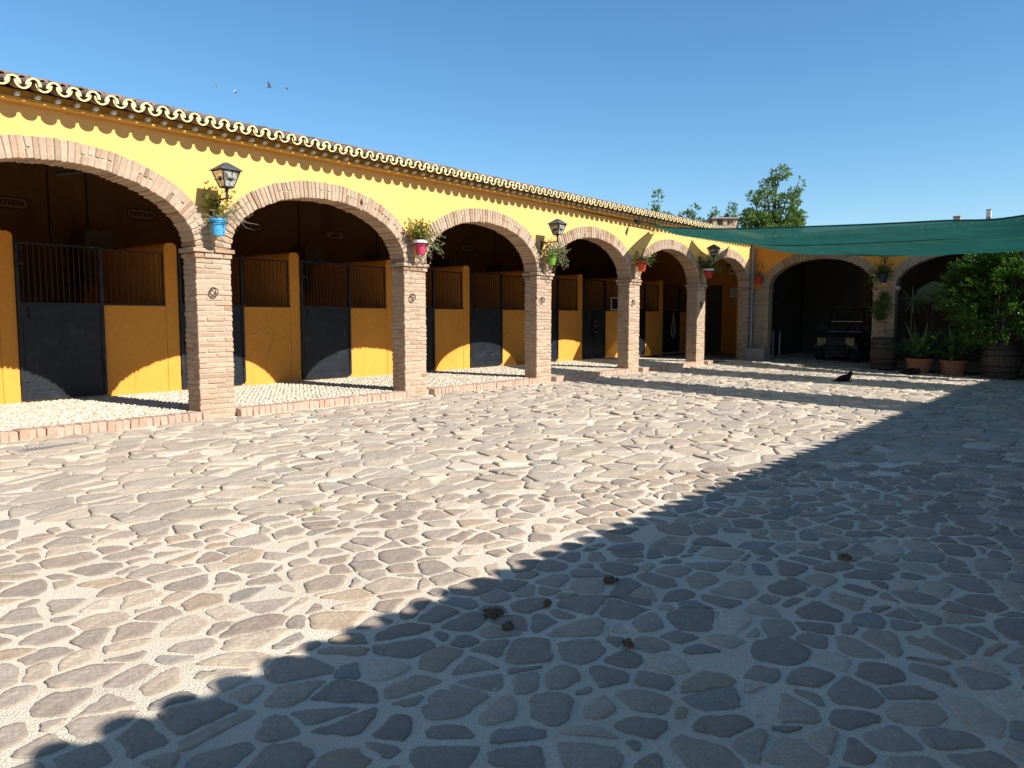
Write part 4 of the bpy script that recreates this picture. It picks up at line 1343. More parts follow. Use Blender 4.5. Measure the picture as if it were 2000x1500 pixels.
# ------------------------------------------------------------------ barrels and planters
def barrel(x, y, z, r_, h, label, n=22, rot=0):
    t = thing('wooden_barrel', (x, y, z), label, 'barrel', 'old oak barrels used as planters')
    rad = lambda q: r_*(.84 + .16*math.sin(math.pi*q))
    rr = random.Random(int(y*100))
    for k in range(n):
        b = MB(); a0 = 2*math.pi*(k+.03)/n + rot; a1 = 2*math.pi*(k+.97)/n + rot
        v = []; hh = h + rr.uniform(-.012,.004); pr_ = rr.uniform(-.006,.004)
        for q in range(7):
            zq = q/6; R_ = rad(zq) + pr_
            for a in (a0, (a0+a1)/2, a1): v.append((x+R_*math.cos(a), y+R_*math.sin(a), z + hh*zq))
            for a in (a1, a0): v.append((x+(R_-.03)*math.cos(a), y+(R_-.03)*math.sin(a), z + hh*zq))
        f = []
        for q in range(6):
            for i in range(5):
                j = (i+1) % 5
                f.append((q*5+i, q*5+j, (q+1)*5+j, (q+1)*5+i))
        f.append((4,3,2,1,0)); f.append(tuple(30+i for i in range(5)))
        b.add(v, f); b.build('stave', M_BARREL, t)
    for zq, w_ in ((.03,.05),(.20,.055),(.36,.05),(.66,.05),(.82,.055),(.95,.055)):
        b = MB(); e = .010
        b.lathe([(rad(zq)-.005, h*zq-w_/2),(rad(zq-.02)+e, h*zq-w_/2),(rad(zq+.02)+e, h*zq+w_/2),(rad(zq)-.005, h*zq+w_/2)], (x,y,z), 32)
        b.build('hoop', M_HOOP, t)
    b = MB(); b.lathe([(rad(.9)-.03, h*.9),(rad(.9)-.04, h*.92),(.01,h*.94)], (x,y,z), 20); b.build('soil', M_SOIL, t)
    return t
B1 = (25.68, 6.12); Z1 = gz(*B1)+.004
barrel(*B1, Z1, .40, 1.02, 'dark upright barrel against the end pier, left of the two terracotta planters')
B2 = (25.55, 3.02); Z2 = gz(*B2)+.004
barrel(*B2, Z2, .49, 1.02, 'wide grey barrel holding the big leafy bush at the right edge', rot=.3)
def planter(x, y, label, rw=.36):
    z = gz(x, y)+.006
    t = thing('terracotta_planter', (x, y, z), label, 'planter', 'terracotta planters by the end building')
    b = MB(); h = .44
    b.lathe([(rw*.72,0),(rw*.76,.01),(rw*.93,h*.82),(rw*.93,h*.84),(rw*1.03,h*.85),(rw*1.04,h),(rw*.94,h),(rw*.9,h*.9)], (x,y,z), 32); b.build('pot', M_TERRA, t)
    for k in range(28):
        a = 2*math.pi*k/28
        b = MB(); b.tube([(x+rw*.765*math.cos(a),y+rw*.765*math.sin(a),z+.05),(x+rw*.92*math.cos(a),y+rw*.92*math.sin(a),z+h*.80)], .007, 4); b.build('rib', M_TERRA, t)
    b = MB(); b.lathe([(rw*.9,h*.86),(rw*.88,h*.93),(.01,h*.95)], (x,y,z), 20); b.build('soil', M_SOIL, t)
    return z + h*.94
def strap(parent, p, az, L_, w_, lift, droop, m, tint, name='leaf', r=None):
    b = MB()
    v = []; d = Vector((math.cos(az)*math.cos(lift), math.sin(az)*math.cos(lift), math.sin(lift)))
    q = Vector(p); n = 8
    for k in range(n+1):
        s = k/n
        side = Vector((-math.sin(az), math.cos(az), 0))
        wd = w_*(.55 + .9*s if s < .35 else .87*(1-((s-.35)/.65)**2.2) + .02)
        up = side.cross(d).normalized()
        v += [q - side*wd*.5 + up*wd*.12, q - up*wd*.05, q + side*wd*.5 + up*wd*.12]
        q = q + d*L_/n
        d = (d + Vector((0,0,-droop*(.3+s)))).normalized()
    f = []
    for k in range(n):
        for i in (0, 1): f.append((k*3+i, k*3+i+1, (k+1)*3+i+1, (k+1)*3+i))
    b.add(v, f, 0, tint); return b.build(name, m, parent, smooth=True)
def strap_plant(x, y, z, n, label, seed, size=1.0):
    r = random.Random(seed)
    t = thing('strap_leaf_plant', (x, y, z), label, 'potted plant', 'strap leaved plants in the planters')
    for k in range(n):
        az = r.uniform(0, 2*math.pi)
        k_ = r.uniform(.7, 1.25)
        strap(t, (x + .16*r.uniform(0,1)*math.cos(az), y + .16*r.uniform(0,1)*math.sin(az), z-.02), az, size*r.uniform(.8,1.3), r.uniform(.09,.13),
              math.radians(r.uniform(25, 80)), r.uniform(.11,.33), M_STRAP, (k_, k_, k_*r.uniform(.8,1.1)))
    return t
P1 = (25.45, 5.08); P2 = (25.62, 4.22)
zt = planter(*P1, 'terracotta planter nearest the dark upright barrel'); strap_plant(*P1, zt, 80, 'dark strap leaved plant beside the upright barrel', 1, 1.05)
zt = planter(*P2, 'terracotta planter in front of the big leafy bush'); strap_plant(*P2, zt, 80, 'arching strap leaved plant under the left side of the big bush', 2, 1.0)

# big glossy bush growing out of the right barrel
t = thing('leafy_bush', (B2[0], B2[1], Z2+.95), 'big glossy green bush spreading from the wide barrel at the right edge', 'bush')
r = random.Random(90)
tr_ = MB()
tips = []
for k in range(15):
    a = r.uniform(0, 2*math.pi); el = math.radians(r.uniform(25, 85)); L_ = r.uniform(1.2, 2.3)
    p = Vector((B2[0]+r.uniform(-.12,.12), B2[1]+r.uniform(-.12,.12), Z2+.92)); d = Vector((math.cos(a)*math.cos(el), math.sin(a)*math.cos(el), math.sin(el)))
    pts = [p.copy()]
    for q in range(6):
        d = (d + Vector((r.gauss(0,.15), r.gauss(0,.15), r.gauss(.04,.1)))).normalized(); p = p + d*L_/6; pts.append(p.copy())
        if q > 1: tips.append(p.copy())
    tr_.tube(pts, [.03-.004*q for q in range(7)], 6)
tr_.build('stems', M_BARK, t)
fl = MB()
ctr = Vector((25.35, 2.7, 2.05))
clumps = []
while len(clumps) < 820:
    d = rand_dir(r); rad_ = r.uniform(.35, 1)**.45
    p = ctr + Vector((d.x*1.2*rad_, d.y*1.85*rad_, d.z*1.42*rad_))
    if p.z > 3.42 or p.z < .85 or p.x > XE+.7: continue
    # ragged outline
    if rad_ > .7 and mnoise.noise(p*1.6) < -.12: continue
    if p.y > 3.9 and p.z < 1.5: continue
    clumps.append(p)
for p in clumps:
    out = (p-ctr).normalized()
    for s in range(3):
        d0 = (out + rand_dir(r)*.8 + Vector((0,0,.25))).normalized()
        for k in range(13):
            q = p + d0*(.025*k) + rand_dir(r)*.03
            leafquad(fl, q, (d0 + rand_dir(r)*.9).normalized(), (rand_dir(r)*.6 + Vector((0,0,1))).normalized(), r.uniform(.08,.135), r.uniform(.035,.055), (r.uniform(.75,1.3), r.uniform(.8,1.25), r.uniform(.6,1.2)))
fl.build('foliage', M_LEAF, t)

# fan palm and big leaf in the arch behind the planters
t = thing('fan_palm', (26.1, 5.5, gz(26,5.5)), 'spiky fan palm in the dark arch behind the planters', 'palm')
b = MB(); z0 = gz(26,5.5); b.tube([(26.1,5.5,z0+.0),(26.08,5.48,z0+1.0),(26.05,5.46,2.0)], [.035,.028,.022], 8); b.build('trunk', M_BARK, t)
r = random.Random(12)
for k in range(46):
    az = r.uniform(0, 2*math.pi)
    strap(t, (26.03,5.46,1.98), az, r.uniform(.42,.66), .034, math.radians(r.uniform(-55, 70)), r.uniform(.02,.12), M_PALM, (r.uniform(.9,1.6),)*3)
t = thing('broad_leaf_plant', (26.75, 5.05, gz(26,5)), 'plant with a few broad round leaves behind the fan palm', 'plant')
b = MB()
for (yy, zz_, s, ti) in ((5.02, 2.36, .44, .25), (5.35, 2.12, .30, .5), (4.7, 1.9, .32, .3)):
    b.tube([(26.75,5.05,gz(26,5)),(26.8,5.05,1.2),(26.75,yy,zz_-.1)], .014, 5)
b.build('stems', M_BARK, t)
for (yy, zz_, s, ti) in ((5.02, 2.36, .44, .25), (5.35, 2.12, .30, .5), (4.7, 1.9, .32, .3)):
    b = MB(); v = [(26.7, yy, zz_)]
    for k in range(18):
        a = 2*math.pi*k/18; q = s*(1 + .08*math.sin(5*a)); v.append((26.7 - .45*q*math.sin(a)*ti - .06*math.cos(2*a), yy + q*math.cos(a), zz_ + q*.55*math.sin(a) - .12*abs(math.cos(a))))
    b.add(v, [(0, 1+k, 1+(k+1) % 18) for k in range(18)]); b.build('leaf', M_PALM, t, smooth=True)

# ------------------------------------------------------------------ small fittings
t = thing('security_camera', (XE, 5.9, 2.36), 'small white security camera on the end pier below the navy pot', 'security camera')
b = MB(); b.tube([(26.05,5.86,2.40),(25.90,5.84,2.37)], .05, 10); b.build('housing', M_WHITE, t)
b = MB(); b.tube([(25.90,5.84,2.37),(25.885,5.838,2.367)], .032, 10); b.build('lens', M_BLACK, t)
b = MB(); b.tube([(26.05,5.88,2.40),(26.18,5.95,2.44),(26.20,6.02,2.44)], .016, 6); b.build('mount', M_WHITE, t)
t = thing('security_camera', (30, 12.95, 3.3), 'white dome camera high on the passage wall above the notices', 'security camera')
b = MB(); b.box(29.86, 29.998, 12.83, 13.03, 3.22, 3.46); b.build('housing', M_WHITE, t)
b = MB(); b.tube([(29.87,12.93,3.34),(29.84,12.93,3.34)], .05, 10); b.build('lens', M_BLACK, t)
b = MB(); b.tube([(29.99,13.0,3.6),(29.85,13.05,3.62),(29.8,13.15,3.55)], .03, 6); b.build('wall_arm', M_BLACK, t)
t = thing('notice_board', (30, 12.7, 2.29), 'white printed notice on the passage wall, above a beige card', 'notice')
b = MB(); b.box(29.97, 29.997, 12.40, 13.02, 2.29, 2.68); b.build('sheet', M_PAPER, t)
for k in range(9):
    b = MB(); b.box(29.966, 29.969, 12.47 + .02*(k % 3), 12.95, 2.335+.035*k, 2.342+.035*k); b.build('print_line', M_LEAD, t)
t = tag(MB().box(29.975, 29.997, 12.55, 13.05, 1.96, 2.24).build('card', M_PAPER2, org=(29.98,12.8,1.96)), 'plain beige card below the white notice', 'notice')
t = thing('picture_frame', (22.8, YS, 1.73), 'thin white frame leaning on the ledge of a barred stall window', 'frame')
b = MB()
for x0, x1, z0, z1 in ((22.42,23.0,1.74,1.765),(22.42,23.0,2.135,2.16),(22.42,22.445,1.765,2.135),(22.975,23.0,1.765,2.135)): b.box(x0, x1, YS-.04, YS-.015, z0, z1)
b.build('border', M_WHITE, t)
b = MB(); b.box(22.445, 22.975, YS-.03, YS-.02, 1.765, 2.135); b.build('dark_panel', M_BLACK, t)

# bridle on one stall door, rope on another
t = thing('bridle', (21.35, YS-.06, 1.62), 'black leather bridle hanging on a stall door', 'bridle')
b = MB()
for dx, w_ in ((-.10,.03),(.10,.05),(-.03,.02)):
    b.tube([(21.35, YS-.06, 1.62), (21.35+dx, YS-.08, 1.30), (21.35+dx*1.4, YS-.075, 1.02), (21.35+dx*.4, YS-.07, .62+abs(dx)*1.5)], [.014,.018,.016,.01], 6)
b.build('straps', M_LEATHER, t)
b = MB(); b.tube([(21.33+.10*math.cos(a), YS-.075, 1.10+.13*math.sin(a)) for a in [2*math.pi*k/16 for k in range(16)]], .02, 6, closed=True); b.build('noseband', M_LEATHER, t)
for z in (1.36, 1.21, 1.0):
    b = MB(); b.tube([(21.36+.024*math.cos(a), YS-.098, z+.024*math.sin(a)) for a in [2*math.pi*k/10 for k in range(10)]], .006, 5, closed=True); b.build('buckle', M_STEEL, t)
t = thing('lead_rope', (26.86, YS-.06, 1.7), 'pale looped rope hanging on the last dark stall door', 'rope')
b = MB()
for k in range(3):
    w_ = .10 + .035*k
    b.tube([(26.86 + .012*k, YS-.055-.012*k, 1.66), (26.86-w_*.6, YS-.06-.01*k, 1.30), (26.86-w_, YS-.06, .95), (26.86-w_*.4, YS-.06, .74-.03*k), (26.86+w_*.5, YS-.06, .76), (26.86+w_, YS-.065, 1.0), (26.86+w_*.5, YS-.06, 1.34), (26.86-.01*k, YS-.07, 1.64)], .012, 6)
b.build('rope_loops', M_ROPE, t, smooth=True)
b = MB(); b.tube([(26.86,YS-.04,1.68),(26.86,YS-.09,1.68),(26.86,YS-.09,1.62)], .012, 5); b.build('hook', M_BLACK, t)
t = thing('spotlight', (17.72, 10.35, 3.93), 'small black spotlight under the eave at the nearest sail corner', 'spotlight')
b = MB(); b.tube([(17.74,10.34,3.98),(17.66,10.20,3.93)], [.045,.06], 10); b.build('lamp_head', M_BLACK, t)
b = MB(); b.tube([(17.74,10.34,3.98),(17.78,10.40,4.03)], .012, 5); b.build('stalk', M_BLACK, t)
for y, lab in ((10.50,'left one of two thin pale posts standing just inside the dark arch'),(10.55,'right one of two thin pale posts standing just inside the dark arch')):
    z = -.03; x = 28.1 if y < 10.52 else 28.9
    t = thing('barrier_post', (x, y, z), lab, 'post', 'pale posts inside the dark arch')
    b = MB(); b.tube([(x,y,z),(x,y,z+.98)], .028, 10); b.build('post', M_STEEL, t)
    b = MB(); b.lathe([(.13,0),(.12,.02),(.03,.03)], (x,y,z), 16); b.build('foot_plate', M_STEEL, t)
    b = MB(); b.lathe([(.03,.98),(.035,1.0),(.012,1.02)], (x,y,z), 10); b.build('cap', M_STEEL, t)

# ------------------------------------------------------------------ utility vehicle parked in the garage
def vehicle(x, y, z):
    """open utility buggy, its nose towards the yard (-x)"""
    t = thing('utility_vehicle', (x, y, z), 'dark open utility buggy parked nose out inside the dark arch', 'vehicle')
    P = lambda a, l, h: (x + a, y + l, z + h)        # a: back from the nose, l: sideways, h: up
    def prism(sec, l0, l1, name, m, parent=t, taper=0):
        n = len(sec); b = MB()
        v = [P(a, l0 + taper*(h > .7), h) for a, h in sec] + [P(a, l1 - taper*(h > .7), h) for a, h in sec]
        b.add(v, [tuple(range(n)), tuple(range(2*n-1, n-1, -1))] + [(i, n+i, n+(i+1) % n, (i+1) % n) for i in range(n)])
        return b.build(name, m, parent)
    prism([(.05,.32),(.02,.62),(.12,.86),(.95,.98),(1.0,.95),(1.0,.34)], -.42, .42, 'nose_body', M_VBODY)
    prism([(.02,.88),(.95,1.02),(.95,.985),(.03,.855)], -.50, .50, 'bonnet', M_VBODY)
    prism([(.95,.32),(.95,.46),(2.5,.46),(2.5,.32)], -.62, .62, 'floor_pan', M_VBODY)
    prism([(1.75,.46),(1.75,.82),(2.6,.82),(2.6,.46)], -.66, .66, 'rear_body', M_VBODY)
    b = MB()
    b.box(x+2.0, x+3.0, y-.68, y+.68, z+.78, z+.84); b.box(x+2.0, x+2.03, y-.68, y+.68, z+.84, z+1.08); b.box(x+2.97, x+3.0, y-.68, y+.68, z+.84, z+1.08)
    b.box(x+2.03, x+2.97, y-.68, y-.65, z+.84, z+1.08); b.box(x+2.03, x+2.97, y+.65, y+.68, z+.84, z+1.08)
    b.build('cargo_box', M_VBODY, t)
    for s in (-1, 1):
        b = MB(); b.box(*sorted((x+1.3, x+1.75)), *sorted((y+s*.06, y+s*.52)), z+.72, z+.82); b.box(x+1.68, x+1.80, *sorted((y+s*.08, y+s*.50)), z+.82, z+1.28); b.build('seat', M_LEATHER, t)
        b = MB(); b.box(x+.03, x+.10, *sorted((y+s*.33, y+s*.62)), z+.60, z+.86); h = b.build('headlight', M_AMBER, t)
        b = MB(); v = []
        for k in range(9):
            a = math.pi*k/8
            v += [P(.42-.40*math.cos(a), s*.44, .50+.28*math.sin(a)), P(.42-.40*math.cos(a), s*.74, .48+.26*math.sin(a))]
        fo = [(2*k, 2*k+2, 2*k+3, 2*k+1) for k in range(8)]
        v2 = [(p[0], p[1], p[2]+.02) for p in v]
        b.add(v + v2, fo + [tuple(18+i for i in q)[::-1] for q in fo] + [(2*k, 18+2*k, 18+2*k+2, 2*k+2) for k in range(8)] + [(2*k+1, 2*k+3, 18+2*k+3, 18+2*k+1) for k in range(8)] + [(0,1,19,18),(16,34,35,17)])
        b.build('mudguard', M_VBODY, t)
        b = MB(); b.tube([P(1.02,s*.58,.95), P(1.45,s*.54,1.85), P(2.05,s*.54,1.88), P(2.15,s*.62,.85)], .026, 8); b.build('roll_bar', M_BLACK, t)
        b = MB(); b.tube([P(.98,s*.60,1.02), P(.98,s*.75,1.06), P(.98,s*.78,1.12)], .014, 5); b.box(x+.95, x+.99, *sorted((y+s*.70, y+s*.86)), z+1.08, z+1.28); b.build('mirror', M_VBODY, t)
        for a0 in (.42, 2.35):
            wc = P(a0, s*.60, .30)
            b = MB(); n = 28
            prof = [(.17,-.11),(.27,-.125),(.30,-.10),(.305,0),(.30,.10),(.27,.125),(.17,.11)]
            v = [(wc[0]+r_*math.cos(2*math.pi*k/n), wc[1]+o, wc[2]+r_*math.sin(2*math.pi*k/n)) for r_, o in prof for k in range(n)]
            b.add(v, [(i*n+k, i*n+(k+1) % n, (i+1)*n+(k+1) % n, (i+1)*n+k) for i in range(6) for k in range(n)])
            for k in range(n):
                a = 2*math.pi*(k+.5)/n
                c = (wc[0]+.307*math.cos(a), wc[2]+.307*math.sin(a))
                b.tube([(c[0], wc[1]-.11, c[1]), (wc[0]+.315*math.cos(a+.08), wc[1], wc[2]+.315*math.sin(a+.08)), (c[0], wc[1]+.11, c[1])], .012, 4)
            wh = b.build('wheel', M_TYRE, t)
            b = MB(); v = [(wc[0]+r_*math.cos(2*math.pi*k/20), wc[1]+o*s, wc[2]+r_*math.sin(2*math.pi*k/20)) for r_, o in ((.175,-.08),(.175,.08),(.12,.06),(.05,.09)) for k in range(20)]
            b.add(v, [(i*20+k, i*20+(k+1) % 20, (i+1)*20+(k+1) % 20, (i+1)*20+k) for i in range(3) for k in range(20)] + [tuple(60+k for k in range(20))])
            b.build('rim', M_STEEL, wh)
            b = MB(); b.tube([P(a0, s*.30, .38), P(a0, s*.50, .30)], .03, 6); b.tube([P(a0+.12, s*.30, .46), P(a0+.04, s*.50, .32)], .022, 6); b.build('suspension_arm', M_BLACK, t)
    b = MB()
    for h in (.30, .44, .58): b.tube([P(-.06,-.36,h), P(-.10,-.2,h), P(-.10,.2,h), P(-.06,.36,h)], .024, 8)
    for l in (-.3, .3): b.tube([P(-.08,l,.24), P(-.08,l,.66)], .024, 8)
    b.build('bumper', M_BLACK, t)
    b = MB(); b.box(x-.075, x-.03, y-.33, y+.33, z+.20, z+.52); b.build('skid_plate', M_VBODY, t)
    b = MB()
    b.tube([P(1.02,-.58,1.06), P(1.02,.58,1.06)], .022, 8); b.tube([P(1.24,-.56,1.42), P(1.24,.56,1.42)], .014, 6); b.build('windscreen_frame', M_STEEL, t)
    b = MB(); b.tube([P(1.45,-.54,1.85), P(1.45,.54,1.85)], .026, 8); b.tube([P(2.05,-.54,1.88), P(2.05,.54,1.88)], .026, 8); b.build('roof_bar', M_BLACK, t)
    b = MB(); b.box(x+1.4, x+2.1, y-.56, y+.56, z+1.88, z+1.91); b.build('roof_panel', M_VBODY, t)
    b = MB(); b.tube([P(1.30+.06*math.sin(a), -.28+.18*math.cos(a), 1.16+.16*math.sin(a)) for a in [2*math.pi*k/18 for k in range(18)]], .016, 6, closed=True); b.tube([P(1.30,-.28,1.16), P(1.05,-.28,1.0)], .018, 6); b.build('steering_wheel', M_BLACK, t)
vehicle(27.95, 8.25, -.085)

# ------------------------------------------------------------------ cats
def skinned(name, verts, edges, radii, m, org, rot, parent=None, sub=2):
    me = bpy.data.meshes.new(name)
    me.from_pydata(verts, edges, [])
    o = bpy.data.objects.new(name, me); COL.objects.link(o)
    md = o.modifiers.new('skin', 'SKIN')
    for v, rr in zip(me.skin_vertices[0].data, radii):
        v.radius = rr if isinstance(rr, tuple) else (rr, rr)
    me.skin_vertices[0].data[0].use_root = True
    sb = o.modifiers.new('sub', 'SUBSURF'); sb.levels = sub; sb.render_levels = sub
    dg = bpy.context.evaluated_depsgraph_get()
    nm = bpy.data.meshes.new_from_object(o.evaluated_get(dg))
    bpy.data.objects.remove(o)
    M = Matrix.Translation(org) @ Matrix.Rotation(rot, 4, 'Z')
    nm.transform(Matrix.Rotation(rot, 4, 'Z'))
    nm.materials.clear(); nm.materials.append(m)
    nm.polygons.foreach_set('use_smooth', [True]*len(nm.polygons))
    nm.name = name
    o2 = bpy.data.objects.new(name, nm); COL.objects.link(o2)
    if parent: o2.parent = parent
    else: o2.location = org
    return o2
def cat(x, y, rot, label, alert=True):
    z = bed(x, y) + (.015 if alert else .03)
    t = thing('cat', (x, y, z), label, 'cat', 'black cats lying in the yard')
    hz = .225 if alert else .085
    V = [(-.13,0,.085),            # 0 pelvis (root)
         (-.02,0,.095),            # 1 back
         (.10,0,.10),              # 2 chest
         (.165,0,.155 if alert else .10),   # 3 neck
         (.20,0,hz),               # 4 head
         (.242,0,hz-.012),         # 5 muzzle
         (-.21,.03,.04),(-.24,.10,.02),(-.20,.17,.018),(-.10,.20,.016),   # 6-9 tail curled round
         (-.12,.065,.06),(-.03,.085,.035),(-.09,.09,.018),(0,.09,.015),     # 10-13 left hind
         (-.12,-.065,.06),(-.03,-.085,.035),(-.09,-.09,.018),(0,-.09,.015), # 14-17 right hind
         (.10,.05,.06),(.06,.055,.022),(.17,.05,.015),(.215,.048,.013),     # 18-21 left fore
         (.10,-.05,.06),(.06,-.055,.022),(.17,-.05,.015),(.215,-.048,.013)] # 22-25 right fore
    E_ = [(0,1),(1,2),(2,3),(3,4),(4,5),(0,6),(6,7),(7,8),(8,9),(0,10),(10,11),(11,12),(12,13),(0,14),(14,15),(15,16),(16,17),(2,18),(18,19),(19,20),(20,21),(2,22),(22,23),(23,24),(24,25)]
    Rr = [.088,.092,.082,.056,.064,.028,.020,.017,.015,.010,.045,.03,.018,.014,.045,.03,.018,.014,.032,.022,.017,.014,.032,.022,.017,.014]
    K = .90 if alert else 1.15
    skinned('body', [tuple(q*K for q in v) for v in V], E_, [q*K for q in Rr], M_FUR, (x,y,z), rot, t)
    c, s = math.cos(rot), math.sin(rot)
    W = lambda p: (x + K*(p[0]*c - p[1]*s), y + K*(p[0]*s + p[1]*c), z + K*p[2])
    for sd in (-1, 1):
        b = MB(); base = (.190, sd*.036, hz+.036)
        pts = [(base[0]-.012, base[1]-sd*.020, base[2]-.003),(base[0]+.014, base[1]-sd*.012, base[2]-.006),(base[0]+.004, base[1]+sd*.020, base[2]-.010),(base[0]-.002, base[1]+sd*.006, base[2]+.062)]
        b.add([W(p) for p in pts], [(0,1,2),(0,3,1),(1,3,2),(2,3,0)]); b.build('ear', M_FUR, t)
        b = MB(); e = W((.236, sd*.020, hz+.012)); b.lathe([(.002,-.006),(.006,-.003),(.006,.003),(.002,.006)], e, 8); b.build('eye', M_EYE, t)
    return t
cat(18.5, 5.24, math.radians(-38), 'black cat lying upright in the sail shadow with its head raised')
cat(23.95, 4.98, math.radians(-62), 'dark cat lying flat in front of the terracotta planters', alert=False)

# ------------------------------------------------------------------ pigeons overhead
def bird(p, heading, flap, label, s=1.0, M_BIRD=M_BIRD):
    t = thing('bird', p, label, 'bird', 'pigeons flying over the stable roof')
    V = [(0,0,0),(.09,0,.012),(.14,0,.022),(.165,0,.018),(-.10,0,-.004),(-.19,0,-.012)]
    skinned('body', [tuple(q*s for q in v) for v in V], [(0,1),(1,2),(2,3),(0,4),(4,5)], [.038*s,.030*s,.022*s,.007*s,.026*s,(.034*s,.006*s)], M_BIRD, p, heading, t, sub=1)
    c, s_ = math.cos(heading), math.sin(heading)
    for sd in (-1, 1):
        b = MB(); prof = [(0,.06,-.07),(.10,.085,-.08),(.20,.06,-.09),(.31,-.01,-.10),(.33,-.07,-.09)]
        up, dn = [], []
        for d, f0, b0 in prof:
            a = flap + .25*d
            for q, lst in ((f0, up), (b0, up)):
                X, Y, Z = q, sd*(d*math.cos(a)+.02), d*math.sin(a) + .015
                lst.append((p[0] + s*(X*c - Y*s_), p[1] + s*(X*s_ + Y*c), p[2] + s*Z))
        dn = [(q[0], q[1], q[2]-.008*s) for q in up]; n = len(prof)
        fo = [(2*i, 2*i+2, 2*i+3, 2*i+1) for i in range(n-1)]
        b.add(up + dn, fo + [tuple(2*n+i for i in q[::-1]) for q in fo] + [(2*i, 2*n+2*i, 2*n+2*i+2, 2*i+2) for i in range(n-1)] + [(2*i+1, 2*i+3, 2*n+2*i+3, 2*n+2*i+1) for i in range(n-1)])
        b.build('wing', M_BIRD, t)
bird((17.93,26.89,10.43), -.75, 1.15, 'darkest pigeon, wings raised, second from the right of the flying four', .62)
bird((24.95,42.7,14.92), -.75, 1.0, 'faint pigeon with raised wings, leftmost of the flying four', .7, M_BIRD_HAZE)
bird((25.61,41.88,14.74), -.75, -.9, 'faint pigeon with lowered wings, second from the left of the flying four', .7, M_BIRD_HAZE)
bird((27.55,39.51,14.8), -.75, .1, 'faint pigeon gliding level, rightmost of the flying four', .7, M_BIRD_HAZE)

# ------------------------------------------------------------------ trees, belvedere and chimneys beyond the roofs
def tree(x, y, blobs, label, seed, trunk_r=.10, leaf=.19, dens=1.0):
    r = random.Random(seed)
    t = thing('tree', (x, y, -.6), label, 'tree', 'trees beyond the roofs')
    tb = MB(); base = Vector((x, y, -.6))
    top = Vector((x, y, min(b[2] for b in blobs)-1.2))
    tb.tube([base, (base+top)/2 + Vector((r.uniform(-.15,.15), r.uniform(-.15,.15), 0)), top], [trunk_r, trunk_r*.8, trunk_r*.6], 8)
    lf = MB()
    for bx, by, bz, br, bh in blobs:
        c = Vector((bx, by, bz))
        m = top.lerp(c, .5) + Vector((r.uniform(-.2,.2), r.uniform(-.2,.2), -.15))
        tb.tube([top - Vector((0,0,.05)), m, c + Vector((0,0,bh*.5))], [trunk_r*.5, trunk_r*.3, trunk_r*.1], 6)
        n = int(60*br*br*bh*21*dens)
        for _ in range(max(22, n)):
            d = rand_dir(r); q = r.uniform(.3,1)**.5
            p = c + Vector((d.x*br*q, d.y*br*q, d.z*bh*q))
            if mnoise.noise(p*2.1 + Vector((seed,0,0))) < -.25: continue
            dd = (d + rand_dir(r)*.8 + Vector((0,0,-.2))).normalized()
            k = r.uniform(.75,1.3)
            for q_ in range(3):
                leafquad(lf, p + rand_dir(r)*.07, (dd + rand_dir(r)*.7).normalized(), rand_dir(r), leaf*r.uniform(.7,1.25), leaf*r.uniform(.3,.5), (k, k*r.uniform(.9,1.1), k*r.uniform(.7,1.1)))
    tb.build('trunk', M_BARK, t); lf.build('crown', M_TREE, t)
RT = Vector((math.sin(YAW), -math.cos(YAW), 0))
def spread(cx, cy_, lst):
    """crown clumps given as (sideways, height, radius, half height)"""
    return [(cx + RT.x*a + r_.uniform(-.25,.25)*CF[0], cy_ + RT.y*a + r_.uniform(-.25,.25)*CF[1], h, q, hh) for a, h, q, hh in lst]
r_ = random.Random(42)
tree(40.8, 22.4, spread(40.8, 22.4, [(-.05,8.5,.30,.35),(-.15,8.0,.30,.3),(-.2,7.5,.45,.35),(.3,7.2,.55,.4),(.0,6.9,.7,.4),(.45,6.7,.6,.35)]), 'slim tree top poking over the tiled roof, leftmost of the trees', 1)
tree(41.86, 21.0, spread(41.86, 21.0, [(.30,7.75,.42,.25),(.0,7.35,.45,.35),(-.5,7.15,.38,.25),(.55,7.05,.42,.25),(.1,6.8,.7,.3)]), 'low rounded tree top left of the rooftop belvedere', 2)
tree(42.9, 19.8, spread(42.9, 19.8, [(-.15,7.65,.30,.28),(.0,7.3,.38,.3),(.3,7.0,.4,.25)]), 'small loose tree top just above the belvedere roof, left one', 3)
tree(43.5, 19.0, spread(43.5, 19.0, [(.05,7.95,.22,.2),(.05,7.55,.38,.32),(.15,7.0,.34,.3)]), 'small pointed tree top behind the belvedere, right one', 4)
tree(42.2, 16.1, spread(42.2, 16.1, [(.45,9.35,.55,.36),(-.30,8.65,.50,.42),(.10,8.95,.28,.3),(-1.15,8.05,.40,.30),(-.45,7.9,.60,.40),(1.45,8.65,.30,.40),(1.2,8.25,.32,.3),(.80,7.75,.70,.50),(-1.05,6.9,.75,.5),(-.2,6.9,.85,.55),(.9,6.9,.95,.6),(1.35,6.5,.6,.4),(-1.45,6.5,.5,.4),(0.2,6.2,1.3,.5)]),
     'largest tree above the green sails, with an open ragged crown', 5, trunk_r=.2)
tree(50.5, 5.2, spread(50.5, 5.2, [(.25,6.95,.35,.3),(.0,6.6,.4,.3)]), 'tree tip at the right edge above the green sail', 6)
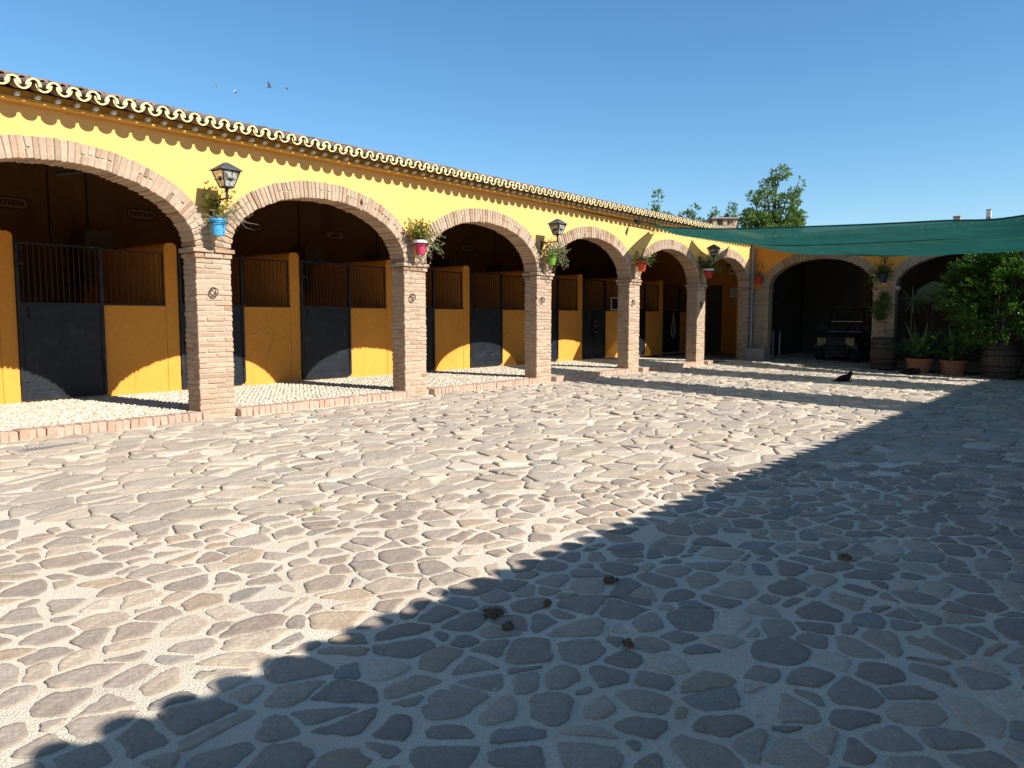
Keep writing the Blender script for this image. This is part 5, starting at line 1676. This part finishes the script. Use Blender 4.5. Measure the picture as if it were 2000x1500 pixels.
# belvedere
t = thing('rooftop_belvedere', (32.6, 14.6, 0), 'small open brick rooftop turret with a flat slab, behind the tiled roof', 'roof turret')
def rbox(b, a0, a1, d0, d1, z0, z1):
    f_ = Vector((CF[0], CF[1], 0)).normalized(); o = Vector((32.6, 14.6, 0))
    v = [o + RT*a + f_*d for a, d in ((a0,d0),(a1,d0),(a1,d1),(a0,d1))]
    b.add([(q.x,q.y,z0) for q in v] + [(q.x,q.y,z1) for q in v], [(3,2,1,0),(4,5,6,7),(0,1,5,4),(1,2,6,5),(2,3,7,6),(3,0,4,7)])
b = MB(); rbox(b, -.50,.50,-.4,.5,-.6,5.50); b.build('brick_shaft', M_BRICK, t)
for a in (-.44, .0, .44):
    for d in (-.33, .4):
        b = MB(); rbox(b, a-.085, a+.085, d-.08, d+.08, 5.50, 5.78); b.build('pillar', M_BRICK, t)
b = MB(); rbox(b, -.60,.60,-.5,.6,5.78,5.83); b.build('roof_slab', M_RENDER, t)
# chimneys and wire on the end building's roof
def at(x, y, z0, z1, w_, name, label, top=None, m=M_BRICK):
    t = thing(name, (x, y, z0), label, 'chimney', 'chimneys on the end roof')
    b = MB(); zt = z1 if top is None else top
    b.box(x-w_/2, x+w_/2, y-w_/2, y+w_/2, z0, zt); b.build('stack', m, t)
    if top is not None:
        b = MB(); b.box(x-w_*.52, x+w_*.52, y-w_*.52, y+w_*.52, zt, z1); b.build('white_top', M_WHITE, t)
        b = MB(); b.box(x-w_*.6, x+w_*.6, y-w_*.6, y+w_*.6, z1, z1+.02); b.build('cap', M_RENDER, t)
    else:
        b = MB(); b.box(x-w_*.56, x+w_*.56, y-w_*.56, y+w_*.56, z1, z1+.03); b.build('cap', M_RENDER, t)
at(29.4, 4.93, 4.2, 4.80, .20, 'chimney', 'plain brown square chimney above the green sail')
at(29.6, 4.06, 4.2, 4.98, .13, 'chimney', 'slim chimney with a white painted top, above the bush', top=4.76)
b = MB(); b.tube([(29.35,5.15,4.2),(29.35,5.14,4.55),(29.3,4.9,4.58),(29.3,4.65,4.66),(29.4,4.3,4.63),(29.5,4.1,4.61),(29.6,3.7,4.57)], .016, 5)
tag(b.build('roof_wire', M_BLACK, org=(29.35,5.15,4.2)), 'thin dark wire strung between the two chimneys', 'wire')
